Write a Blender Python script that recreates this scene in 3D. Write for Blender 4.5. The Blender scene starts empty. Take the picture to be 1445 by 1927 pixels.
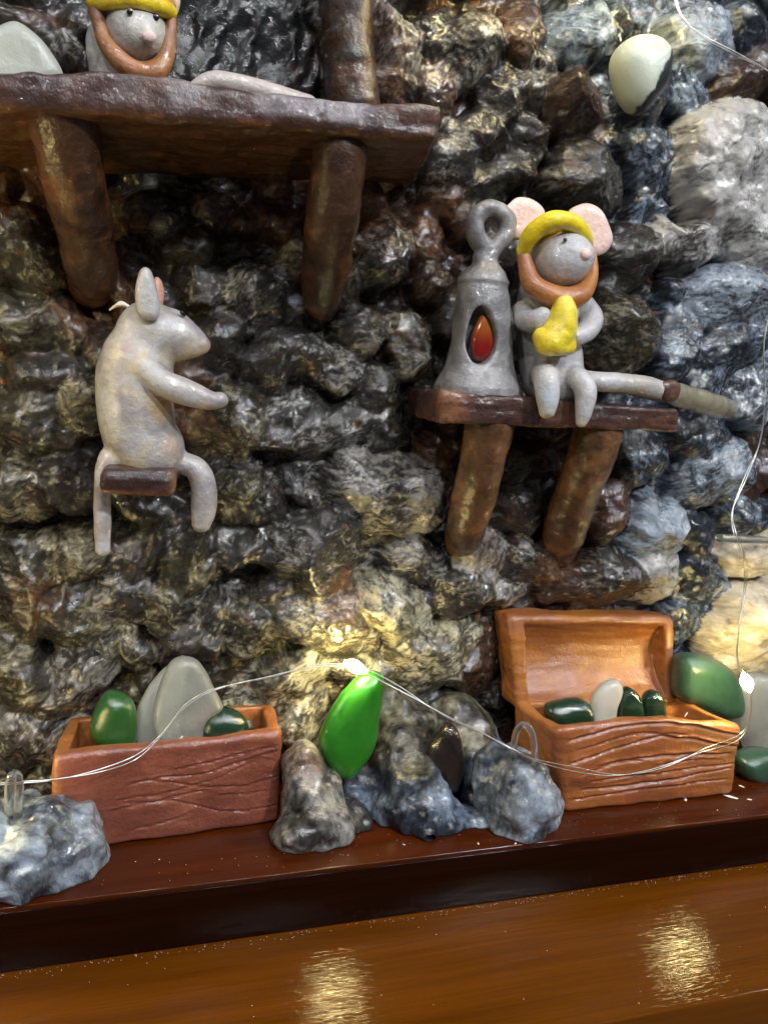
import bpy, math
import numpy as np
from mathutils import Matrix, Vector

# 1 Blender unit = 1 cm : the diorama is about 25 cm wide in the picture
S = bpy.context.scene
S.unit_settings.system = 'METRIC'
S.unit_settings.scale_length = 0.01
C = S.collection
rng = np.random.default_rng(7)

# ------------------------------------------------------------------ camera
FPX, CX, CY, DIST = 1448.0, 722.5, 963.5, 24.0       # photograph is 1445 x 1927
PHI, THETA, ROLL, ZC = 0.29328674, math.radians(9.5), 0.06217676, 13.74746618
CAM = np.array([0.0, -DIST, ZC])
_r0 = np.array([math.cos(PHI), -math.sin(PHI), 0.0])
FW = np.array([math.sin(PHI) * math.cos(THETA), math.cos(PHI) * math.cos(THETA), -math.sin(THETA)])
_u0 = np.cross(_r0, FW)
RT = _r0 * math.cos(ROLL) + _u0 * math.sin(ROLL)
UP = -_r0 * math.sin(ROLL) + _u0 * math.cos(ROLL)
cd = bpy.data.cameras.new('camera')
cam = bpy.data.objects.new('camera', cd)
C.objects.link(cam)
M = Matrix.Identity(4)
for k in range(3):
    M[k][0], M[k][1], M[k][2], M[k][3] = RT[k], UP[k], -FW[k], CAM[k]
cam.matrix_world = M
cd.sensor_fit = 'HORIZONTAL'
cd.sensor_width = 36.0
cd.lens = 36.0 * FPX / 1445.0
cd.clip_start, cd.clip_end = 0.5, 2000.0
cd.dof.use_dof = True
cd.dof.focus_distance = 23.5
cd.dof.aperture_fstop = 0.85
S.camera = cam

# ------------------------------------------------------------------ world and lamps
w = bpy.data.worlds.new('World')
S.world = w
w.use_nodes = True
w.node_tree.nodes['Background'].inputs[0].default_value = (0.90, 0.95, 1.0, 1)
w.node_tree.nodes['Background'].inputs[1].default_value = 0.07
S.view_settings.view_transform = 'Standard'
S.view_settings.look = 'None'
S.view_settings.exposure = 0.0
S.view_settings.gamma = 1.0


def lamp(name, loc, target, size, power, col):
    l = bpy.data.lights.new(name, 'AREA')
    l.shape, l.size, l.energy, l.color = 'DISK', size, power, col
    o = bpy.data.objects.new(name, l)
    C.objects.link(o)
    o.location = loc
    d = Vector(target) - Vector(loc)
    o.rotation_euler = d.to_track_quat('-Z', 'Y').to_euler()
    return o


# unseen ceiling downlights, some added for more glints: a row over the viewer, the strongest ones to the right
for x_, y_, z_, d_, p_, c_ in ((62, -105, 100, 6, 130000, (0.93, 0.97, 1.0)), (30, -70, 125, 5, 40000, (0.95, 0.98, 1.0)), (-45, -95, 105, 5, 42000, (0.97, 0.98, 1.0)),
                               (8, -120, 90, 5, 42000, (0.97, 0.98, 1.0)), (100, -50, 85, 5, 34000, (0.93, 0.97, 1.0)), (-15, -45, 140, 5, 20000, (0.97, 0.98, 1.0)), (-90, -60, 80, 5, 16000, (1.0, 0.97, 0.92))):
    lamp('unseen_downlight', (x_, y_, z_), (9, 0, 11), d_, p_, c_)

# ------------------------------------------------------------------ picture <-> place helpers


def _ray(px, py):
    return FW + RT * ((px - CX) / FPX) - UP * ((py - CY) / FPX)


def W(px, py, Y):
    d = _ray(px, py)
    return CAM + d * ((Y + DIST) / d[1])


def PZ(px, py, z):
    d = _ray(px, py)
    return CAM + d * ((z - ZC) / d[2])


def sc(p):
    """cm per photograph pixel at a point"""
    return float((np.asarray(p) - CAM) @ FW) / FPX


# ------------------------------------------------------------------ noise (numpy)
_P = np.random.default_rng(3).permutation(256).astype(np.int32)
_P = np.concatenate([_P, _P, _P])
_G2 = np.stack([np.cos(np.arange(256) * 2.399963), np.sin(np.arange(256) * 2.399963)], 1).astype(np.float32)
_g = np.random.default_rng(4).normal(size=(256, 3))
_G3 = (_g / np.linalg.norm(_g, axis=1)[:, None]).astype(np.float32)


def n2(x, y):
    x = np.asarray(x, np.float32); y = np.asarray(y, np.float32)
    xi = np.floor(x).astype(np.int32); yi = np.floor(y).astype(np.int32)
    fx = x - xi; fy = y - yi
    xi &= 255; yi &= 255
    u = fx * fx * fx * (fx * (fx * 6 - 15) + 10); v = fy * fy * fy * (fy * (fy * 6 - 15) + 10)

    def g(a, b, dx, dy):
        h = _P[_P[xi + a] + ((yi + b) & 255)] & 255
        return _G2[h, 0] * dx + _G2[h, 1] * dy
    a = g(0, 0, fx, fy); b = g(1, 0, fx - 1, fy); c = g(0, 1, fx, fy - 1); d = g(1, 1, fx - 1, fy - 1)
    a = a + u * (b - a); c = c + u * (d - c)
    return (a + v * (c - a)) * 1.4


def n3(x, y, z):
    x = np.asarray(x, np.float32); y = np.asarray(y, np.float32); z = np.asarray(z, np.float32)
    xi = np.floor(x).astype(np.int32); yi = np.floor(y).astype(np.int32); zi = np.floor(z).astype(np.int32)
    fx, fy, fz = x - xi, y - yi, z - zi
    xi &= 255; yi &= 255; zi &= 255
    s = lambda t: t * t * t * (t * (t * 6 - 15) + 10)
    u, v, t = s(fx), s(fy), s(fz)

    def g(a, b, c):
        h = _P[_P[_P[xi + a] + ((yi + b) & 255)] + ((zi + c) & 255)] & 255
        return _G3[h, 0] * (fx - a) + _G3[h, 1] * (fy - b) + _G3[h, 2] * (fz - c)
    l = lambda a, b, k: a + k * (b - a)
    return l(l(l(g(0, 0, 0), g(1, 0, 0), u), l(g(0, 1, 0), g(1, 1, 0), u), v),
             l(l(g(0, 0, 1), g(1, 0, 1), u), l(g(0, 1, 1), g(1, 1, 1), u), v), t) * 1.5


def fbm3(P, f, o=4, off=0.0):
    r = 0; a = 1.0
    for k in range(o):
        r = r + a * n3(P[..., 0] * f + off, P[..., 1] * f + off * 1.7, P[..., 2] * f + 9.1 * k)
        f *= 2.03; a *= 0.5
    return r


def ss(a, b, x):
    t = np.clip((x - a) / (b - a), 0, 1)
    return t * t * (3 - 2 * t)


def mix(a, b, t):
    return a + (np.asarray(b, np.float32) - a) * t[..., None]


# ------------------------------------------------------------------ materials
def mat_new(name):
    m = bpy.data.materials.new(name)
    m.use_nodes = True
    nt = m.node_tree
    return m, nt, nt.nodes['Principled BSDF']


def node(nt, t, **kw):
    n = nt.nodes.new(t)
    for k, v in kw.items():
        setattr(n, k, v)
    return n


def noise(nt, vec, scale, detail=4.0, rough=0.55):
    n = node(nt, 'ShaderNodeTexNoise')
    n.inputs['Scale'].default_value = scale
    n.inputs['Detail'].default_value = detail
    n.inputs['Roughness'].default_value = rough
    nt.links.new(vec, n.inputs['Vector'])
    return n


def mat_paint(name, rough=0.35, coat=1.0, coat_rough=0.06, fleck=0.35, fscale=9.0, bumps=((5.0, 0.05), (22.0, 0.015)),
              spec=0.5, sss=0.0, coat_bump=1.0, stretch=None):
    """brush-painted, varnished surface: pigment from the 'paint' colour attribute, broken up by fine procedural mottling"""
    m, nt, b = mat_new(name)
    at = node(nt, 'ShaderNodeAttribute', attribute_name='paint')
    tc = node(nt, 'ShaderNodeTexCoord')
    vec = tc.outputs['Object']
    if stretch:
        mp = node(nt, 'ShaderNodeMapping')
        mp.inputs['Scale'].default_value = stretch
        nt.links.new(vec, mp.inputs['Vector'])
        vec = mp.outputs['Vector']
    nz = noise(nt, vec, fscale, 6.0, 0.7)
    mr = node(nt, 'ShaderNodeMapRange')
    mr.inputs['From Min'].default_value = 0.3
    mr.inputs['From Max'].default_value = 0.7
    mr.inputs['To Min'].default_value = 1.0 - fleck
    mr.inputs['To Max'].default_value = 1.0 + fleck
    nt.links.new(nz.outputs['Fac'], mr.inputs['Value'])
    mx = node(nt, 'ShaderNodeVectorMath', operation='SCALE')
    nt.links.new(at.outputs['Color'], mx.inputs[0])
    nt.links.new(mr.outputs['Result'], mx.inputs['Scale'])
    nt.links.new(mx.outputs['Vector'], b.inputs['Base Color'])
    last = None
    for s, d in bumps:
        nn = noise(nt, vec, s, 3.0, 0.6)
        bp = node(nt, 'ShaderNodeBump')
        bp.inputs['Strength'].default_value = 1.0
        bp.inputs['Distance'].default_value = d
        nt.links.new(nn.outputs['Fac'], bp.inputs['Height'])
        if last:
            nt.links.new(last.outputs['Normal'], bp.inputs['Normal'])
        last = bp
    nt.links.new(last.outputs['Normal'], b.inputs['Normal'])
    if coat_bump > 0:
        nt.links.new(last.outputs['Normal'], b.inputs['Coat Normal'])
    b.inputs['Roughness'].default_value = rough
    b.inputs['Specular IOR Level'].default_value = spec
    b.inputs['Coat Weight'].default_value = coat
    b.inputs['Coat Roughness'].default_value = coat_rough
    if sss:
        b.inputs['Subsurface Weight'].default_value = sss
        b.inputs['Subsurface Radius'].default_value = (0.15, 0.1, 0.08)
        b.inputs['Subsurface Scale'].default_value = 1.0
    return m


def mat_glass(name, col, trans=0.5, rough=0.35, sss=0.5, coat=0.5, bump=0.02, bscale=7.0, ior=1.45, coat_rough=0.12, cloud=0.25):
    m, nt, b = mat_new(name)
    tc = node(nt, 'ShaderNodeTexCoord')
    nz = noise(nt, tc.outputs['Object'], 1.6, 4.0)
    cr = node(nt, 'ShaderNodeMix', data_type='RGBA')
    cr.inputs['A'].default_value = (*[c * (1 - cloud) for c in col], 1)
    cr.inputs['B'].default_value = (*[min(1, c * (1 + cloud) + 0.02) for c in col], 1)
    nt.links.new(nz.outputs['Fac'], cr.inputs['Factor'])
    nt.links.new(cr.outputs['Result'], b.inputs['Base Color'])
    nb = noise(nt, tc.outputs['Object'], bscale, 6.0, 0.65)
    bp = node(nt, 'ShaderNodeBump')
    bp.inputs['Distance'].default_value = bump
    nt.links.new(nb.outputs['Fac'], bp.inputs['Height'])
    nt.links.new(bp.outputs['Normal'], b.inputs['Normal'])
    nt.links.new(bp.outputs['Normal'], b.inputs['Coat Normal'])
    b.inputs['Roughness'].default_value = rough
    b.inputs['IOR'].default_value = ior
    b.inputs['Transmission Weight'].default_value = trans
    b.inputs['Subsurface Weight'].default_value = sss
    b.inputs['Subsurface Radius'].default_value = (0.6, 0.6, 0.6)
    b.inputs['Subsurface Scale'].default_value = 1.0
    b.inputs['Coat Weight'].default_value = coat
    b.inputs['Coat Roughness'].default_value = coat_rough
    return m


def mat_plain(name, col, rough=0.3, metal=0.0, coat=0.0):
    m, nt, b = mat_new(name)
    tc = node(nt, 'ShaderNodeTexCoord')
    nz = noise(nt, tc.outputs['Object'], 6.0, 3.0)
    cr = node(nt, 'ShaderNodeMix', data_type='RGBA')
    cr.inputs['A'].default_value = (*[c * 0.8 for c in col], 1)
    cr.inputs['B'].default_value = (*[min(1, c * 1.2) for c in col], 1)
    nt.links.new(nz.outputs['Fac'], cr.inputs['Factor'])
    nt.links.new(cr.outputs['Result'], b.inputs['Base Color'])
    b.inputs['Roughness'].default_value = rough
    b.inputs['Metallic'].default_value = metal
    b.inputs['Coat Weight'].default_value = coat
    return m


def mat_wood(name, dark, light, rough=0.3, coat=0.6, coat_rough=0.12, bump=0.01):
    m, nt, b = mat_new(name)
    tc = node(nt, 'ShaderNodeTexCoord')
    mp = node(nt, 'ShaderNodeMapping')
    mp.inputs['Scale'].default_value = (0.12, 1.6, 1.6)
    nt.links.new(tc.outputs['Object'], mp.inputs['Vector'])
    n1 = noise(nt, mp.outputs['Vector'], 1.1, 8.0, 0.65)
    mp2 = node(nt, 'ShaderNodeMapping')
    mp2.inputs['Scale'].default_value = (0.07, 9.0, 9.0)
    nt.links.new(tc.outputs['Object'], mp2.inputs['Vector'])
    nf = noise(nt, mp2.outputs['Vector'], 2.2, 4.0, 0.6)
    mth = node(nt, 'ShaderNodeMath', operation='MULTIPLY_ADD')
    nt.links.new(nf.outputs['Fac'], mth.inputs[0])
    mth.inputs[1].default_value = 0.45
    nt.links.new(n1.outputs['Fac'], mth.inputs[2])
    cr = node(nt, 'ShaderNodeValToRGB')
    cr.color_ramp.elements[0].position = 0.45
    cr.color_ramp.elements[0].color = (*dark, 1)
    cr.color_ramp.elements[1].position = 0.95
    cr.color_ramp.elements[1].color = (*light, 1)
    nt.links.new(mth.outputs['Value'], cr.inputs['Fac'])
    nt.links.new(cr.outputs['Color'], b.inputs['Base Color'])
    bp = node(nt, 'ShaderNodeBump')
    bp.inputs['Distance'].default_value = bump
    nt.links.new(nf.outputs['Fac'], bp.inputs['Height'])
    nt.links.new(bp.outputs['Normal'], b.inputs['Normal'])
    nt.links.new(bp.outputs['Normal'], b.inputs['Coat Normal'])
    b.inputs['Roughness'].default_value = rough
    b.inputs['Specular IOR Level'].default_value = 0.0
    b.inputs['Coat Weight'].default_value = coat
    b.inputs['Coat Roughness'].default_value = coat_rough
    return m




def mat_rock(name):
    """black-washed, dry-brushed stone under a thick wet varnish; brush streaks follow each stone ('flow')"""
    m, nt, b = mat_new(name)
    at = node(nt, 'ShaderNodeAttribute', attribute_name='paint')
    fl_ = node(nt, 'ShaderNodeAttribute', attribute_name='flow')
    tc = node(nt, 'ShaderNodeTexCoord')
    mp = node(nt, 'ShaderNodeMapping')
    mp.inputs['Scale'].default_value = (3.2, 7.0, 3.0)
    nt.links.new(fl_.outputs['Vector'], mp.inputs['Vector'])
    st = noise(nt, mp.outputs['Vector'], 1.0, 6.0, 0.68)
    st.inputs['Distortion'].default_value = 0.4
    mr = node(nt, 'ShaderNodeMapRange')
    mr.inputs['From Min'].default_value, mr.inputs['From Max'].default_value = 0.34, 0.68
    mr.inputs['To Min'].default_value, mr.inputs['To Max'].default_value = 0.18, 2.0
    nt.links.new(st.outputs['Fac'], mr.inputs['Value'])
    # streaks are strong in the dark wash and faint in solid pale paint
    lum = node(nt, 'ShaderNodeMapRange')
    lum.inputs['From Min'].default_value, lum.inputs['From Max'].default_value = 0.10, 0.34
    lum.inputs['To Min'].default_value, lum.inputs['To Max'].default_value = 1.0, 0.14
    bw = node(nt, 'ShaderNodeRGBToBW')
    nt.links.new(at.outputs['Color'], bw.inputs['Color'])
    nt.links.new(bw.outputs['Val'], lum.inputs['Value'])
    sub = node(nt, 'ShaderNodeMath', operation='SUBTRACT')
    nt.links.new(mr.outputs['Result'], sub.inputs[0]); sub.inputs[1].default_value = 1.0
    mad = node(nt, 'ShaderNodeMath', operation='MULTIPLY_ADD')
    nt.links.new(sub.outputs['Value'], mad.inputs[0]); nt.links.new(lum.outputs['Result'], mad.inputs[1]); mad.inputs[2].default_value = 1.0
    mx = node(nt, 'ShaderNodeVectorMath', operation='SCALE')
    nt.links.new(at.outputs['Color'], mx.inputs[0])
    nt.links.new(mad.outputs['Value'], mx.inputs['Scale'])
    nt.links.new(mx.outputs['Vector'], b.inputs['Base Color'])
    last = None
    n1 = noise(nt, tc.outputs['Object'], 5.0, 3.0)
    n3_ = noise(nt, tc.outputs['Object'], 17.0, 3.0)
    for src, d in ((n1, 0.034), (st, 0.012), (n3_, 0.013)):
        bp = node(nt, 'ShaderNodeBump')
        bp.inputs['Strength'].default_value = 1.0
        bp.inputs['Distance'].default_value = d
        nt.links.new(src.outputs['Fac'], bp.inputs['Height'])
        if last: nt.links.new(last.outputs['Normal'], bp.inputs['Normal'])
        last = bp
    nt.links.new(last.outputs['Normal'], b.inputs['Normal'])
    nt.links.new(last.outputs['Normal'], b.inputs['Coat Normal'])
    b.inputs['Roughness'].default_value = 0.6
    b.inputs['Specular IOR Level'].default_value = 0.15
    b.inputs['Coat Weight'].default_value = 1.0
    b.inputs['Coat IOR'].default_value = 1.55
    b.inputs['Coat Roughness'].default_value = 0.045
    return m


M_ROCK = mat_rock('varnished_rock_paint')
M_CLAY = mat_paint('varnished_clay_paint', rough=0.45, coat=0.9, coat_rough=0.045, fleck=0.14, fscale=6.0,
                   bumps=((2.5, 0.03), (8.0, 0.022), (24.0, 0.010)), sss=0.1)
M_BROWN = mat_paint('varnished_brown_clay', rough=0.5, coat=0.9, coat_rough=0.045, fleck=0.35, fscale=5.0,
                    bumps=((2.2, 0.06), (7.0, 0.028), (24.0, 0.010)), spec=0.2)
M_CHEST = mat_paint('varnished_red_clay', rough=0.42, coat=0.55, coat_rough=0.10, fleck=0.16, fscale=6.0,
                    bumps=((3.0, 0.03), (9.0, 0.02), (26.0, 0.009)))
M_GLASS_W = mat_glass('frosted_white_sea_glass', (0.85, 0.88, 0.78), trans=0.6, rough=0.4, sss=0.6, cloud=0.12)
M_GLASS_CLEAR = mat_glass('clear_sea_glass', (0.93, 0.97, 0.78), trans=0.82, rough=0.30, sss=0.7, bump=0.03, cloud=.3, coat=0.8)
M_GLASS_G = mat_glass('green_sea_glass', (0.035, 0.16, 0.03), trans=0.5, rough=0.25, sss=0.4, coat=0.8)
M_GLASS_DG = mat_glass('dark_green_sea_glass', (0.010, 0.05, 0.02), trans=0.4, rough=0.15, sss=0.2, coat=1.0, coat_rough=0.06)
M_GLASS_BG = mat_glass('bright_green_sea_glass', (0.022, 0.24, 0.004), trans=0.45, rough=0.3, sss=0.6, coat=1.0, coat_rough=0.09, cloud=0.3, bump=0.012, bscale=5.0)
M_GLASS_T = mat_glass('teal_green_sea_glass', (0.035, 0.11, 0.062), trans=0.4, rough=0.35, sss=0.5, coat=0.6)
M_GLASS_BR = mat_glass('brown_bottle_glass', (0.010, 0.004, 0.002), trans=0.2, rough=0.1, sss=0.0, coat=1.0, coat_rough=0.04)
M_FLAME = mat_glass('amber_red_glass', (0.55, 0.06, 0.01), trans=0.35, rough=0.15, sss=0.4, coat=1.0, coat_rough=0.05)
M_PLASTIC = mat_glass('clear_plastic', (0.9, 0.92, 0.9), trans=0.95, rough=0.06, sss=0.0, coat=0.0, bump=0.004, cloud=0.05)
M_EYE = mat_plain('black_paint', (0.006, 0.005, 0.005), 0.2, coat=1.0)
M_WIRE = mat_plain('silver_wire', (0.62, 0.62, 0.58), 0.28, metal=0.85)
M_FLECK = mat_plain('white_paint_fleck', (0.75, 0.74, 0.68), 0.5)
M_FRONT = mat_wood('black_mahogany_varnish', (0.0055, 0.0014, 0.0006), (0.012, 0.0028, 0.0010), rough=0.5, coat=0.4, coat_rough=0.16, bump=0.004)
M_LEDGE = mat_wood('dark_mahogany_varnish', (0.030, 0.0052, 0.0008), (0.056, 0.0115, 0.0016), rough=0.5, coat=0.5, coat_rough=0.16, bump=0.004)
M_TABLE = mat_wood('amber_brown_wood_varnish', (0.060, 0.0165, 0.0006), (0.110, 0.032, 0.0012), rough=0.5, coat=0.7, coat_rough=0.08, bump=0.008)
m, nt, b = mat_new('warm_led_glow')
b.inputs['Base Color'].default_value = (1, 0.9, 0.6, 1)
b.inputs['Emission Color'].default_value = (1.0, 0.80, 0.34, 1)
b.inputs['Emission Strength'].default_value = 270.0
M_LED = m

# ------------------------------------------------------------------ objects
ORG = {}


def empty(name, loc, label=None, cat=None, group=None):
    o = bpy.data.objects.new(name, None)
    o.empty_display_size = 0.5
    C.objects.link(o)
    o.location = loc
    ORG[o.name] = np.array(loc, float)
    if label: o['label'] = label
    if cat: o['category'] = cat
    if group: o['group'] = group
    return o


def mesh_obj(name, V, F, mat, parent=None, col=None, normals=None, smooth=True, label=None, cat=None, group=None, kind=None, origin=None, flow=None):
    V = np.asarray(V, np.float32)
    if parent is not None:
        org = ORG[parent.name]
    elif origin is not None:
        org = np.array(origin, float)
    else:
        org = np.array([(V[:, 0].min() + V[:, 0].max()) / 2, (V[:, 1].min() + V[:, 1].max()) / 2, V[:, 2].min()])
    me = bpy.data.meshes.new(name)
    F = np.asarray(F, np.int32)
    k = F.shape[1]
    me.vertices.add(len(V))
    me.vertices.foreach_set('co', (V - org).astype(np.float32).ravel())
    me.loops.add(F.size)
    me.loops.foreach_set('vertex_index', F.ravel())
    me.polygons.add(len(F))
    me.polygons.foreach_set('loop_start', np.arange(0, F.size, k, dtype=np.int32))
    me.update(calc_edges=True)
    me.polygons.foreach_set('use_smooth', np.full(len(F), smooth))
    if col is not None:
        a = me.color_attributes.new('paint', 'FLOAT_COLOR', 'POINT')
        a.data.foreach_set('color', np.concatenate([np.clip(col, 0, 1), np.ones((len(V), 1))], 1).astype(np.float32).ravel())
    if flow is not None:
        a = me.attributes.new('flow', 'FLOAT_VECTOR', 'POINT')
        a.data.foreach_set('vector', np.asarray(flow, np.float32).ravel())
    if normals is not None:
        me.normals_split_custom_set_from_vertices(normals.tolist())
    me.materials.append(mat)
    o = bpy.data.objects.new(name, me)
    C.objects.link(o)
    ORG[o.name] = org
    if parent is not None:
        o.parent = parent
    else:
        o.location = org
    if label: o['label'] = label
    if cat: o['category'] = cat
    if group: o['group'] = group
    if kind: o['kind'] = kind
    return o


# ------------------------------------------------------------------ clay modelling: signed distance + surface nets
def surface_net(Fv, lo, h):
    nx, ny, nz = Fv.shape
    ins = Fv < 0
    sh = (nx - 1, ny - 1, nz - 1)
    acc = np.zeros(sh + (3,), np.float32); cnt = np.zeros(sh, np.float32)
    sl = lambda o, n: slice(o, n - 1 + o)
    corners = [(a, b_, c) for a in (0, 1) for b_ in (0, 1) for c in (0, 1)]
    for i, A in enumerate(corners):
        for B in corners[i + 1:]:
            if sum(abs(p - q) for p, q in zip(A, B)) != 1:
                continue
            fa = Fv[sl(A[0], nx), sl(A[1], ny), sl(A[2], nz)]; fb = Fv[sl(B[0], nx), sl(B[1], ny), sl(B[2], nz)]
            cr = (fa < 0) != (fb < 0)
            idx = np.nonzero(cr)
            t = fa[idx] / (fa[idx] - fb[idx])
            for k in range(3):
                acc[idx + (np.full(len(t), k),)] += A[k] + t * (B[k] - A[k])
            cnt[idx] += 1
    act = cnt > 0
    ids = np.full(sh, -1, np.int64)
    ids[act] = np.arange(act.sum())
    I = np.argwhere(act)
    V = (I + acc[act] / cnt[act][:, None]) * h + lo
    faces = []
    for ax in range(3):
        a1, a2 = (ax + 1) % 3, (ax + 2) % 3
        s0 = [slice(None)] * 3; s1 = [slice(None)] * 3
        s0[ax] = slice(0, -1); s1[ax] = slice(1, None)
        d = ins[tuple(s0)].astype(np.int8) - ins[tuple(s1)].astype(np.int8)
        E_ = np.argwhere(d != 0)
        sg = d[d != 0]
        ok = (E_[:, a1] > 0) & (E_[:, a2] > 0) & (E_[:, a1] < Fv.shape[a1] - 1) & (E_[:, a2] < Fv.shape[a2] - 1)
        E_ = E_[ok]; sg = sg[ok]
        q = []
        for o1, o2 in ((1, 1), (0, 1), (0, 0), (1, 0)):
            c = E_.copy(); c[:, a1] -= o1; c[:, a2] -= o2
            q.append(ids[c[:, 0], c[:, 1], c[:, 2]])
        q = np.stack(q, 1)
        q[sg < 0] = q[sg < 0][:, ::-1]
        faces.append(q)
    return V.astype(np.float32), np.concatenate(faces)


def smin(a, b, k):
    if k <= 0: return np.minimum(a, b)
    hh = np.clip(0.5 + 0.5 * (b - a) / k, 0, 1)
    return b + (a - b) * hh - k * hh * (1 - hh)


class Clay:
    def __init__(s, vox=0.06):
        s.ops = []; s.vox = vox; s.lo = np.full(3, 1e9); s.hi = np.full(3, -1e9); s.nz = []

    def _b(s, lo, hi):
        s.lo = np.minimum(s.lo, lo); s.hi = np.maximum(s.hi, hi)

    def chain(s, pts, k=0.15, sub=False):
        """pts: (px, py, Y, radius px) : a rolled, tapering coil of clay through points of the place"""
        q = []
        for px, py, Y, r in pts:
            c = W(px, py, Y); q.append((c, r * sc(c)))
        return s.coil(q, k, sub)

    def coil(s, q, k=0.15, sub=False):
        if len(q) > 2:          # Catmull-Rom through the points
            P = np.array([np.append(c, r) for c, r in q]); P = np.vstack([2 * P[0] - P[1], P, 2 * P[-1] - P[-2]])
            out = []
            for i in range(1, len(P) - 2):
                for t in np.linspace(0, 1, 5)[:-1]:
                    a, b_, c, d = P[i - 1:i + 3]
                    out.append(0.5 * (2 * b_ + (c - a) * t + (2 * a - 5 * b_ + 4 * c - d) * t * t + (3 * b_ - a - 3 * c + d) * t ** 3))
            out.append(P[-2])
            q = [(o[:3], max(o[3], 0.02)) for o in out]
        for c, r in q:
            if not sub: s._b(c - r, c + r)

        def f(X):
            best = None
            if len(q) == 1:
                return np.linalg.norm(X - q[0][0].astype(np.float32), axis=-1) - q[0][1]
            for (a, ra), (b_, rb) in zip(q[:-1], q[1:]):
                ab = (b_ - a).astype(np.float32)
                d = X - a.astype(np.float32)
                t = np.clip((d @ ab) / max(float(ab @ ab), 1e-9), 0, 1)
                dd = np.linalg.norm(d - t[..., None] * ab, axis=-1) - (ra + (rb - ra) * t)
                best = dd if best is None else np.minimum(best, dd)
            return best
        s.ops.append((f, k, sub))
        return s

    def ell(s, c, r, rot=(0, 0, 0), k=0.1, sub=False):
        from mathutils import Euler
        R = np.array(Euler(rot).to_matrix(), np.float32)
        c = np.asarray(c, np.float32); r = np.asarray(r, np.float32)
        if not sub: s._b(c - r.max(), c + r.max())

        def f(X):
            p = (X - c) @ R
            k0 = np.linalg.norm(p / r, axis=-1); k1 = np.linalg.norm(p / (r * r), axis=-1) + 1e-6
            return k0 * (k0 - 1) / k1
        s.ops.append((f, k, sub))
        return s

    def poly(s, outline, Y, thick, w_=None, k=0.05, sub=False, lean=0.0):
        """a pillow: smooth outline given as picture points at depth Y, half thickness thick (cm) along y, edge rounding w_"""
        pts = np.array([W(px, py, Y)[[0, 2]] for px, py in outline])
        n = len(pts); out = []
        for i in range(n):
            a, b_, c, d = pts[i - 1], pts[i], pts[(i + 1) % n], pts[(i + 2) % n]
            for t in (0, .25, .5, .75):
                out.append(0.5 * (2 * b_ + (c - a) * t + (2 * a - 5 * b_ + 4 * c - d) * t * t + (3 * b_ - a - 3 * c + d) * t ** 3))
        Q = np.array(out, np.float32)
        lo, hi = Q.min(0), Q.max(0)
        zc = (lo[1] + hi[1]) / 2
        ext = abs(lean) * (hi[1] - lo[1]) / 2
        if not sub: s._b(np.array([lo[0], Y - thick - ext, lo[1]]), np.array([hi[0], Y + thick + ext, hi[1]]))
        if w_ is None: w_ = 0.45 * min(hi - lo)

        def f(X):
            x = X[:, 0, :, 0]; z = X[:, 0, :, 2]
            d = np.full(x.shape, 1e9, np.float32); inside = np.zeros(x.shape, bool)
            for i in range(len(Q)):
                a, b_ = Q[i], Q[(i + 1) % len(Q)]
                e = b_ - a; wx, wz = x - a[0], z - a[1]
                t = np.clip((wx * e[0] + wz * e[1]) / (e @ e + 1e-9), 0, 1)
                d = np.minimum(d, (wx - e[0] * t) ** 2 + (wz - e[1] * t) ** 2)
                cnd = (a[1] > z) != (b_[1] > z)
                xx = a[0] + (z - a[1]) / (b_[1] - a[1] + 1e-12) * e[0]
                inside ^= cnd & (x < xx)
            d = np.sqrt(d) * np.where(inside, -1, 1)
            y = X[..., 1] - Y - lean * (X[..., 2] - zc)
            return np.sqrt(np.maximum(d[:, None, :] + w_, 0) ** 2 + (y * (w_ / thick)) ** 2) - w_
        s.ops.append((f, k, sub))
        return s

    def fn(s, f, lo=None, hi=None, k=0.0, sub=False):
        if lo is not None: s._b(np.array(lo, float), np.array(hi, float))
        s.ops.append((f, k, sub))
        return s

    def lump(s, amp, freq, off=0.0):
        s.nz.append((amp, freq, off)); return s

    def build(s, floor=None, warp=None):
        h = s.vox
        lo = s.lo - 4 * h; hi = s.hi + 4 * h
        n = np.ceil((hi - lo) / h).astype(int) + 1
        X = np.stack(np.meshgrid(*[lo[k] + h * np.arange(n[k]) for k in range(3)], indexing='ij'), -1).astype(np.float32)
        F = None
        for f, k, sub in s.ops:
            d = f(X)
            if F is None: F = d
            elif sub: F = -smin(-F, d, k)
            else: F = smin(F, d, k)
        for a, fr, off in s.nz:
            F = F + a * n3(X[..., 0] * fr + off, X[..., 1] * fr + 2 * off, X[..., 2] * fr)
        if floor is not None:
            F = np.maximum(F, floor - X[..., 2])
        V, Q = surface_net(F, lo, h)
        return V, Q


def hexmap(P, dims, c):
    """local box coordinates (0..L, 0..D front to back, 0..H) -> the eight corners FBL FBR FTL FTR BBL BBR BTL BTR"""
    x, y, z = (P[:, k] / dims[k] for k in range(3))
    c = [np.asarray(q) for q in c]
    g = lambda a, b_, t: a[None] * (1 - t)[:, None] + b_[None] * t[:, None]
    fb, ft, bb, bt = g(c[0], c[1], x), g(c[2], c[3], x), g(c[4], c[5], x), g(c[6], c[7], x)
    fz = fb * (1 - z)[:, None] + ft * z[:, None]
    bz = bb * (1 - z)[:, None] + bt * z[:, None]
    return fz * (1 - y)[:, None] + bz * y[:, None]


def sdbox(X, lo, hi, r):
    c = (np.array(lo) + np.array(hi)) / 2; e = (np.array(hi) - np.array(lo)) / 2 - r
    q = np.abs(X - c.astype(np.float32)) - e.astype(np.float32)
    return np.linalg.norm(np.maximum(q, 0), axis=-1) + np.minimum(q.max(-1), 0) - r


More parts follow.
